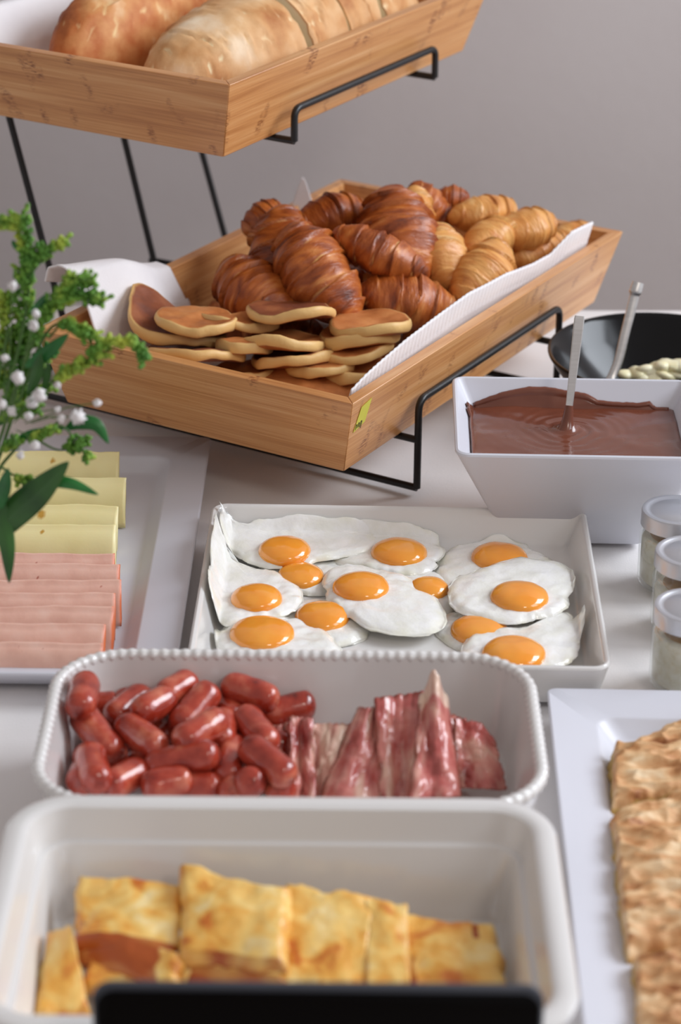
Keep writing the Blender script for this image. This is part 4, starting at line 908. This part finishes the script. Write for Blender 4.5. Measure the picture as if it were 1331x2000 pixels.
# ------------------------------------------------------------------ bread in the upper tray
def loaf_mesh(L0, L1, Lt, W_, H_, seed, ends=(True, True), crack=True):
    """D-shaped loaf along local Y from L0 to L1 of a whole loaf of length Lt"""
    N, S_ = 54, 60; V, cr, cb = [], [], []
    for i in range(N + 1):
        y = L0 + (L1 - L0) * i / N; t = 2 * y / Lt - 1
        env = max(.0, 1 - abs(t) ** 3.2) ** .55; env = max(env, .03)
        for j in range(S_):
            th = 2 * math.pi * j / S_; c, s = math.cos(th), math.sin(th)
            r = 1 + .05 * nz((c * 1.5, y * 12, s * 1.5), 1, seed)
            ck = 0
            if crack:
                f = nz((c * 1.6 + .6 * nz((c * 4, y * 40, s * 4), 1, seed), y * 22, s * 1.6), 1.1, seed + 3)
                ck = math.exp(-(f / .045) ** 2) * (s > .05); r -= .035 * ck; r += .02 * math.exp(-((abs(f) - .09) / .05) ** 2) * (s > .05)
            r += .012 * nz((c * 9, y * 120, s * 9), 1, seed)
            x = W_ / 2 * env * abs(c) ** .85 * (1 if c > 0 else -1) * r; z = (H_ * env ** .7 * max(0, s) ** .8 * r) if s > 0 else -.35 * H_ * env * abs(s) ** .5 * .3
            V.append((x, y, z + .3 * H_ * .35)); cr.append(ck * (.7 + .6 * nz((x * 90, y * 90, z * 90), 1, seed))); cb.append(0)
    F = [(i * S_ + j, i * S_ + (j + 1) % S_, (i + 1) * S_ + (j + 1) % S_, (i + 1) * S_ + j) for i in range(N) for j in range(S_)]
    for i, fl_ in ((0, 0), (N, 1)):                 # cut or rounded ends: a crumb face with its own vertices
        n = len(V); ringv = [V[i * S_ + j] for j in range(S_)]; c = np.mean(ringv, axis=0)
        for q in (1.0, .93, .5):
            for p in ringv:
                p2 = c + (np.array(p) - c) * q; p2[1] += (.0012 * nz(p2, 200, seed)) * (q < 1); V.append(tuple(p2)); cr.append(0); cb.append(1 if q < .95 and not ends[fl_] else (.0 if ends[fl_] else .3))
        V.append(tuple(c)); cr.append(0); cb.append(0 if ends[fl_] else 1)
        for q in range(2):
            for j in range(S_):
                a, b_ = n + q * S_ + j, n + q * S_ + (j + 1) % S_
                f4 = (a, b_, b_ + S_, a + S_); F.append(f4[::-1] if fl_ == 0 else f4)
        for j in range(S_):
            f3 = (n + 2 * S_ + j, n + 2 * S_ + (j + 1) % S_, n + 3 * S_); F.append(f3[::-1] if fl_ == 0 else f3)
    return V, F, cr, cb
def up_obj(name, data, mt, lab, cat, grp, lx, ly, lz, rz, rx=0, ry=0):
    V, F, cr, cb = data
    o = mesh(name, V, F, mt, None, {'crack': cr, 'crumb': cb}, angle=50)
    o.location = tuple(up(lx, ly, lz)); o.rotation_euler = (rx, ry, -PSI + rz)
    return tag(o, lab, cat, grp)
LB = 0.41
zb_ = UP_Z + .012
up_obj('bread_heel', loaf_mesh(0, .150, LB, .134, .084, 1, (True, False)), M['crust'], 'pale cracked end of the cut loaf at the front of the upper tray', 'bread', 'cut pieces of the pale loaf', .061, -.205, zb_, R_(-1))
up_obj('bread_slice', loaf_mesh(.155, .215, LB, .134, .082, 1, (False, False)), M['crust'], 'thick bread slice right behind the pale loaf end', 'bread', 'cut pieces of the pale loaf', .061, -.200, zb_, R_(-2), R_(2))
up_obj('bread_slice', loaf_mesh(.220, .280, LB, .132, .080, 1, (False, False)), M['crust'], 'bread slice second behind the pale loaf end', 'bread', 'cut pieces of the pale loaf', .061, -.195, zb_, R_(-1), R_(2))
up_obj('bread_slice', loaf_mesh(.285, .400, LB, .130, .078, 1, (False, True)), M['crust'], 'last piece of the cut pale loaf by the right rim', 'bread', 'cut pieces of the pale loaf', .061, -.19, zb_, R_(-2))
up_obj('crusty_loaf', loaf_mesh(0, .36, .36, .092, .092, 5, (True, True)), M['crust_dark'], 'dark crusty loaf at the left of the upper tray', 'bread', None, -.054, -.205, zb_, R_(2))
n2 = thing('napkin', 'white napkin lining the upper tray beside the dark loaf', 'napkin', (UP_C[0], UP_C[1], UP_Z), -PSI)
def nap_up(u, v):
    y = -TL_UP / 2 + .022 + u * .36
    z = float(np.interp(v, [0, .25, .6, .85, 1], [.0105, .012, .052, .082, .078])); x = float(np.interp(v, [0, .25, .6, .85, 1], [.10, -.105, -.122, -.150, -.166]))
    z += .006 * math.sin(u * 9) * (v > .5) * (v - .5) * 2
    return (x + .003 * nz((u * 4, v * 4, 0), 1, 6), y, z + .001 * nz((u * 9, v * 5, 0), 1, 5))
V, F, _, _ = sheet(nap_up, 60, 50, .0018); mesh('liner', V, F, M['napkin'], n2, angle=None)

# ------------------------------------------------------------------ flowers in the foreground, left
VX, VY = -0.315, 1.455
vs = tag(mesh('vase', *lathe([(.030, 0), (.034, .001), (.038, .006), (.041, .03), (.040, .07), (.031, .12), (.024, .15), (.026, .17), (.0275, .176), (.0255, .176), (.0225, .15), (.029, .12), (.037, .07), (.036, .01), (.002, .008)], 40), M['vase'], loc=(VX, VY, 0)), 'white vase of cut flowers just outside the left edge', 'vase')
ICO = None
def ball(c, r, n=6):
    prof = [(r * math.sin(a) + 1e-6, -r * math.cos(a)) for a in np.linspace(.15, math.pi - .15, 4)]
    V, F = lathe(prof, n); return [(v[0] + c[0], v[1] + c[1], v[2] + c[2]) for v in V], F
def pix_path(pts, y0, y1):
    n = len(pts); return [Vector(at_y(p[0], p[1], y0 + (y1 - y0) * i / max(1, n - 1))) for i, p in enumerate(pts)]
def leaf(parent, base_, pix, wd, y0, y1, mt, curl=.25, lab=None):
    c = catmull(pix_path(pix, y0, y1), 8); n = len(c) - 1
    view = Vector((0, 1, -.45)).normalized()
    def fn(u, v):
        k = v * n; i = min(int(k), n - 1); p = c[i].lerp(c[i + 1], k - i); t = (c[min(i + 2, n)] - c[max(i - 1, 0)]).normalized()
        s = t.cross(view).normalized(); w_ = wd * 1.09 * math.sin(math.pi * min(1, v * .96 + .035)) ** .75 + .0003
        q = p + s * (u - .5) * w_ + view * (curl * abs(u - .5) * 2) * w_ * .5
        return tuple(q - base_)
    V, F, _, _ = sheet(fn, 10, 26, .0007)
    o = mesh('leaf', V, F, mt, parent, angle=None)
    if lab: o['label'] = lab
    return o
mouth = Vector((VX, VY, .172))
def sprig(name, lab, cat, main, branches, y0, y1, tufts, leaves, bud_r=.00155, grp=None):
    t = thing(name, lab, cat, tuple(mouth), 0, grp); B_ = mouth
    r2 = random.Random(len(main) * 7 + len(tufts) + int(main[-1][0]))
    mp = pix_path(main, y0, y1)
    foot = Vector((VX + r2.uniform(-.01, .01), VY + r2.uniform(-.01, .01), .03))
    path = catmull([foot, mouth + Vector((r2.uniform(-.008, .008), r2.uniform(-.008, .008), 0))] + mp, 8)
    parts = [tube([p - B_ for p in path], .0013, sides=7, radii=list(np.linspace(.0017, .0007, len(path))))]
    for br in branches:
        bp_ = catmull(pix_path(br, y0 * .4 + y1 * .6, y1 + r2.uniform(-.012, .012)), 6)
        parts.append(tube([p - B_ for p in bp_], .0008, sides=6, radii=list(np.linspace(.0010, .0005, len(bp_)))))
    mesh('stem', *join(parts), M['stem'], t)
    buds = []
    for (px, py, rx, ry, cnt) in tufts:
        for _ in range(cnt):
            while True:
                a, b_ = r2.uniform(-1, 1), r2.uniform(-1, 1)
                if a * a + b_ * b_ < 1: break
            yy = y1 + r2.uniform(-.007, .007)
            p = Vector(at_y(px + a * rx, py + b_ * ry, yy))
            buds.append(ball(p - B_, bud_r * r2.uniform(.7, 1.35), 6))
    if buds:
        o = mesh('buds', *join(buds), M['buds'], t, angle=None); o['kind'] = 'stuff'
    for (pix, wd, mt, cu) in leaves: leaf(t, B_, pix, wd, y0 * .5 + y1 * .5, y1, mt, cu)
    return t
def line_tufts(pts, r, cnt):                          # budding branchlets either side of a pixel polyline
    out = []
    for a, b_ in zip(pts, pts[1:]):
        L_ = math.dist(a, b_); n = max(2, int(L_ / (r * .55))); dx, dy = (b_[0] - a[0]) / L_, (b_[1] - a[1]) / L_
        for i in range(n):
            f = (i + rng.uniform(.2, .8)) / n; x, y = a[0] + (b_[0] - a[0]) * f, a[1] + (b_[1] - a[1]) * f
            out.append((x, y, 4, 4, 3))
            for sg in (-1, 1):
                ln = r * rng.uniform(.8, 1.8); an = rng.uniform(.45, 1.0) * sg
                ux_, uy_ = dx * math.cos(an) - dy * math.sin(an), dx * math.sin(an) + dy * math.cos(an)
                m_ = max(3, int(ln / 3.6))
                for q in range(m_):
                    g = (q + .6) / m_; w_ = 3.6 * (1.15 - .7 * g); out.append((x + ux_ * ln * g, y + uy_ * ln * g - 1.5 * g * g, w_, w_, 2))
    return out
sprig('goldenrod_sprig', 'tallest green goldenrod sprig with budding tips, in the left foreground', 'flower',
      [(-40, 900), (20, 740), (52, 600), (58, 520), (45, 425)], [[(56, 540), (90, 500), (122, 476)], [(50, 470), (25, 440), (0, 432)], [(52, 590), (45, 540), (40, 510)]], 1.530, 1.540,
      line_tufts([(62, 540), (50, 470), (42, 424)], 17, 34) + line_tufts([(66, 520), (90, 488), (124, 476)], 14, 30) + line_tufts([(40, 450), (2, 432)], 12, 24) + line_tufts([(60, 600), (45, 530), (50, 510)], 18, 36),
      [([(45, 500), (30, 480), (24, 470)], .003, M['leaf'], .2)])
sprig('goldenrod_sprig', 'goldenrod sprig with two side tufts in front of the tray corner', 'flower',
      [(-40, 930), (30, 760), (80, 640), (150, 572), (200, 588)], [[(95, 600), (130, 550), (178, 546)], [(85, 620), (110, 580), (130, 570)]], 1.530, 1.520,
      line_tufts([(100, 600), (135, 550), (178, 545)], 13, 22) + line_tufts([(110, 596), (160, 572), (202, 590)], 14, 26) + line_tufts([(60, 660), (100, 600)], 16, 22),
      [([(60, 612), (78, 596), (90, 575)], .006, M['leaf'], .2)])
sprig('goldenrod_sprig', 'long arching goldenrod sprig reaching furthest right over the bamboo', 'flower',
      [(-40, 960), (30, 800), (100, 640), (180, 660), (250, 668), (284, 706)], [[(95, 660), (130, 625), (160, 640)], [(100, 745), (150, 715), (200, 690), (240, 672)], [(70, 790), (110, 740), (150, 722)]], 1.530, 1.515,
      line_tufts([(112, 630), (185, 656), (200, 675)], 15, 24) + line_tufts([(170, 690), (215, 668), (262, 668), (284, 704)], 12, 22) + line_tufts([(105, 742), (150, 718), (200, 690)], 15, 26),
      [([(50, 716), (90, 690), (134, 652)], .0085, M['leaf'], .25), ([(55, 770), (72, 730), (80, 690)], .0075, M['leaf_dark'], .2), ([(84, 765), (92, 735), (95, 708)], .005, M['leaf_dark'], .2)])
sprig('goldenrod_sprig', 'dense goldenrod sprig filling the left edge of the picture', 'flower',
      [(-60, 900), (-10, 760), (15, 640), (12, 570)], [[(-5, 700), (30, 640), (55, 600)], [(0, 720), (40, 700), (62, 670)]], 1.530, 1.550,
      line_tufts([(-10, 720), (10, 640), (12, 572)], 24, 60) + line_tufts([(20, 720), (45, 640), (40, 590)], 20, 40) + line_tufts([(40, 690), (75, 650)], 16, 22) + line_tufts([(10, 800), (30, 740), (60, 700)], 16, 20), [])
sprig('goldenrod_sprig', 'short goldenrod sprig tucked behind the dark leaves at the left edge', 'flower',
      [(-60, 940), (0, 820), (50, 730), (92, 690)], [[(10, 800), (50, 770), (90, 758)], [(0, 830), (25, 780), (40, 740)]], 1.545, 1.555,
      line_tufts([(20, 790), (60, 715), (95, 688)], 18, 24) + line_tufts([(20, 800), (60, 768), (95, 758)], 13, 20) + line_tufts([(-5, 760), (20, 690), (30, 660)], 18, 20), [([(0, 830), (20, 790), (30, 750)], .006, M['leaf'], .2)])
sprig('goldenrod_sprig', 'low goldenrod sprig hanging over the cheese platter', 'flower',
      [(-40, 960), (10, 900), (60, 850), (120, 832), (160, 880)], [[(60, 850), (110, 878), (150, 872)], [(0, 910), (30, 930), (70, 945)], [(100, 838), (112, 825), (125, 815)]], 1.530, 1.515,
      line_tufts([(122, 872), (165, 866)], 15, 30) + line_tufts([(165, 880), (172, 896)], 9, 12) + line_tufts([(30, 930), (70, 955)], 13, 18) + line_tufts([(0, 880), (30, 860)], 12, 16) + line_tufts([(55, 860), (105, 838)], 8, 9) + line_tufts([(0, 820), (50, 800), (75, 800)], 10, 10),
      [([(128, 838), (155, 826), (188, 830), (212, 866)], .0085, M['leaf'], .25), ([(20, 870), (60, 846), (130, 836)], .004, M['leaf'], .2)])
# leafy stem with broad blades
ls = thing('leafy_stem', 'stem of broad dark pointed leaves in the lower left foreground', 'plant', tuple(mouth))
stp = catmull([Vector((VX, VY, .03)), mouth, Vector(at_y(-60, 1010, 1.495)), Vector(at_y(-8, 985, 1.490)), Vector(at_y(14, 925, 1.49))], 6)
mesh('stem', *tube([p - mouth for p in stp], .003, sides=8, radii=list(np.linspace(.003, .0016, len(stp)))), M['stem'], ls)
for pix, wd, mt, cu in (([(-30, 1075), (20, 1010), (75, 960), (134, 902)], .019, M['leaf_dark'], .35), ([(40, 965), (95, 942), (140, 945), (192, 966)], .0075, M['leaf'], .3), ([(-8, 950), (4, 1010), (14, 1070), (18, 1138)], .0105, M['leaf_dark'], .3), ([(-20, 1020), (5, 960), (16, 915)], .009, M['leaf'], .3)):
    leaf(ls, mouth, pix, wd, 1.490, 1.478, mt, cu)
# baby's breath
gy = thing('gypsophila_sprig', "sprig of tiny white baby's breath blossoms among the goldenrod", 'flower', tuple(mouth))
BL = [(25, 558, 9), (66, 636, 10), (70, 612, 8), (34, 738, 13), (62, 786, 13), (76, 772, 14), (114, 752, 6), (190, 787, 8), (152, 815, 15), (22, 803, 10), (56, 812, 8), (40, 890, 8), (112, 800, 6), (120, 818, 8), (10, 700, 8), (4, 790, 9), (68, 870, 9)]
parts = [tube([p - mouth for p in catmull([Vector((VX + .006, VY - .004, .03)), mouth, Vector(at_y(-40, 920, 1.51)), Vector(at_y(10, 830, 1.50)), Vector(at_y(40, 740, 1.49))], 6)], .0009, sides=6)]
for k, (px, py, r) in enumerate(BL):
    yy = 1.482 + .014 * ((k * 7) % 5) / 4; c = Vector(at_y(px, py, yy)); hub = Vector(at_y(8 + .35 * px, 830 + .25 * (py - 830), 1.50))
    parts.append(tube([hub - mouth, hub.lerp(c, .5) - mouth + Vector((0, 0, .003)), c - mouth], .00045, sides=5))
    rr = r * 1.58 / 4722 * .95; V, F = lathe([(rr * math.sin(a) + 1e-6, -rr * math.cos(a)) for a in np.linspace(.1, math.pi - .1, 8)], 12)
    V = [tuple(np.array(v) * (1 + .75 * nz(v, 620, k))) for v in V]
    mesh('blossom', V, F, M['blossom'], gy, loc=tuple(c - mouth), angle=None)
mesh('stem', *join(parts), M['stem'], gy)
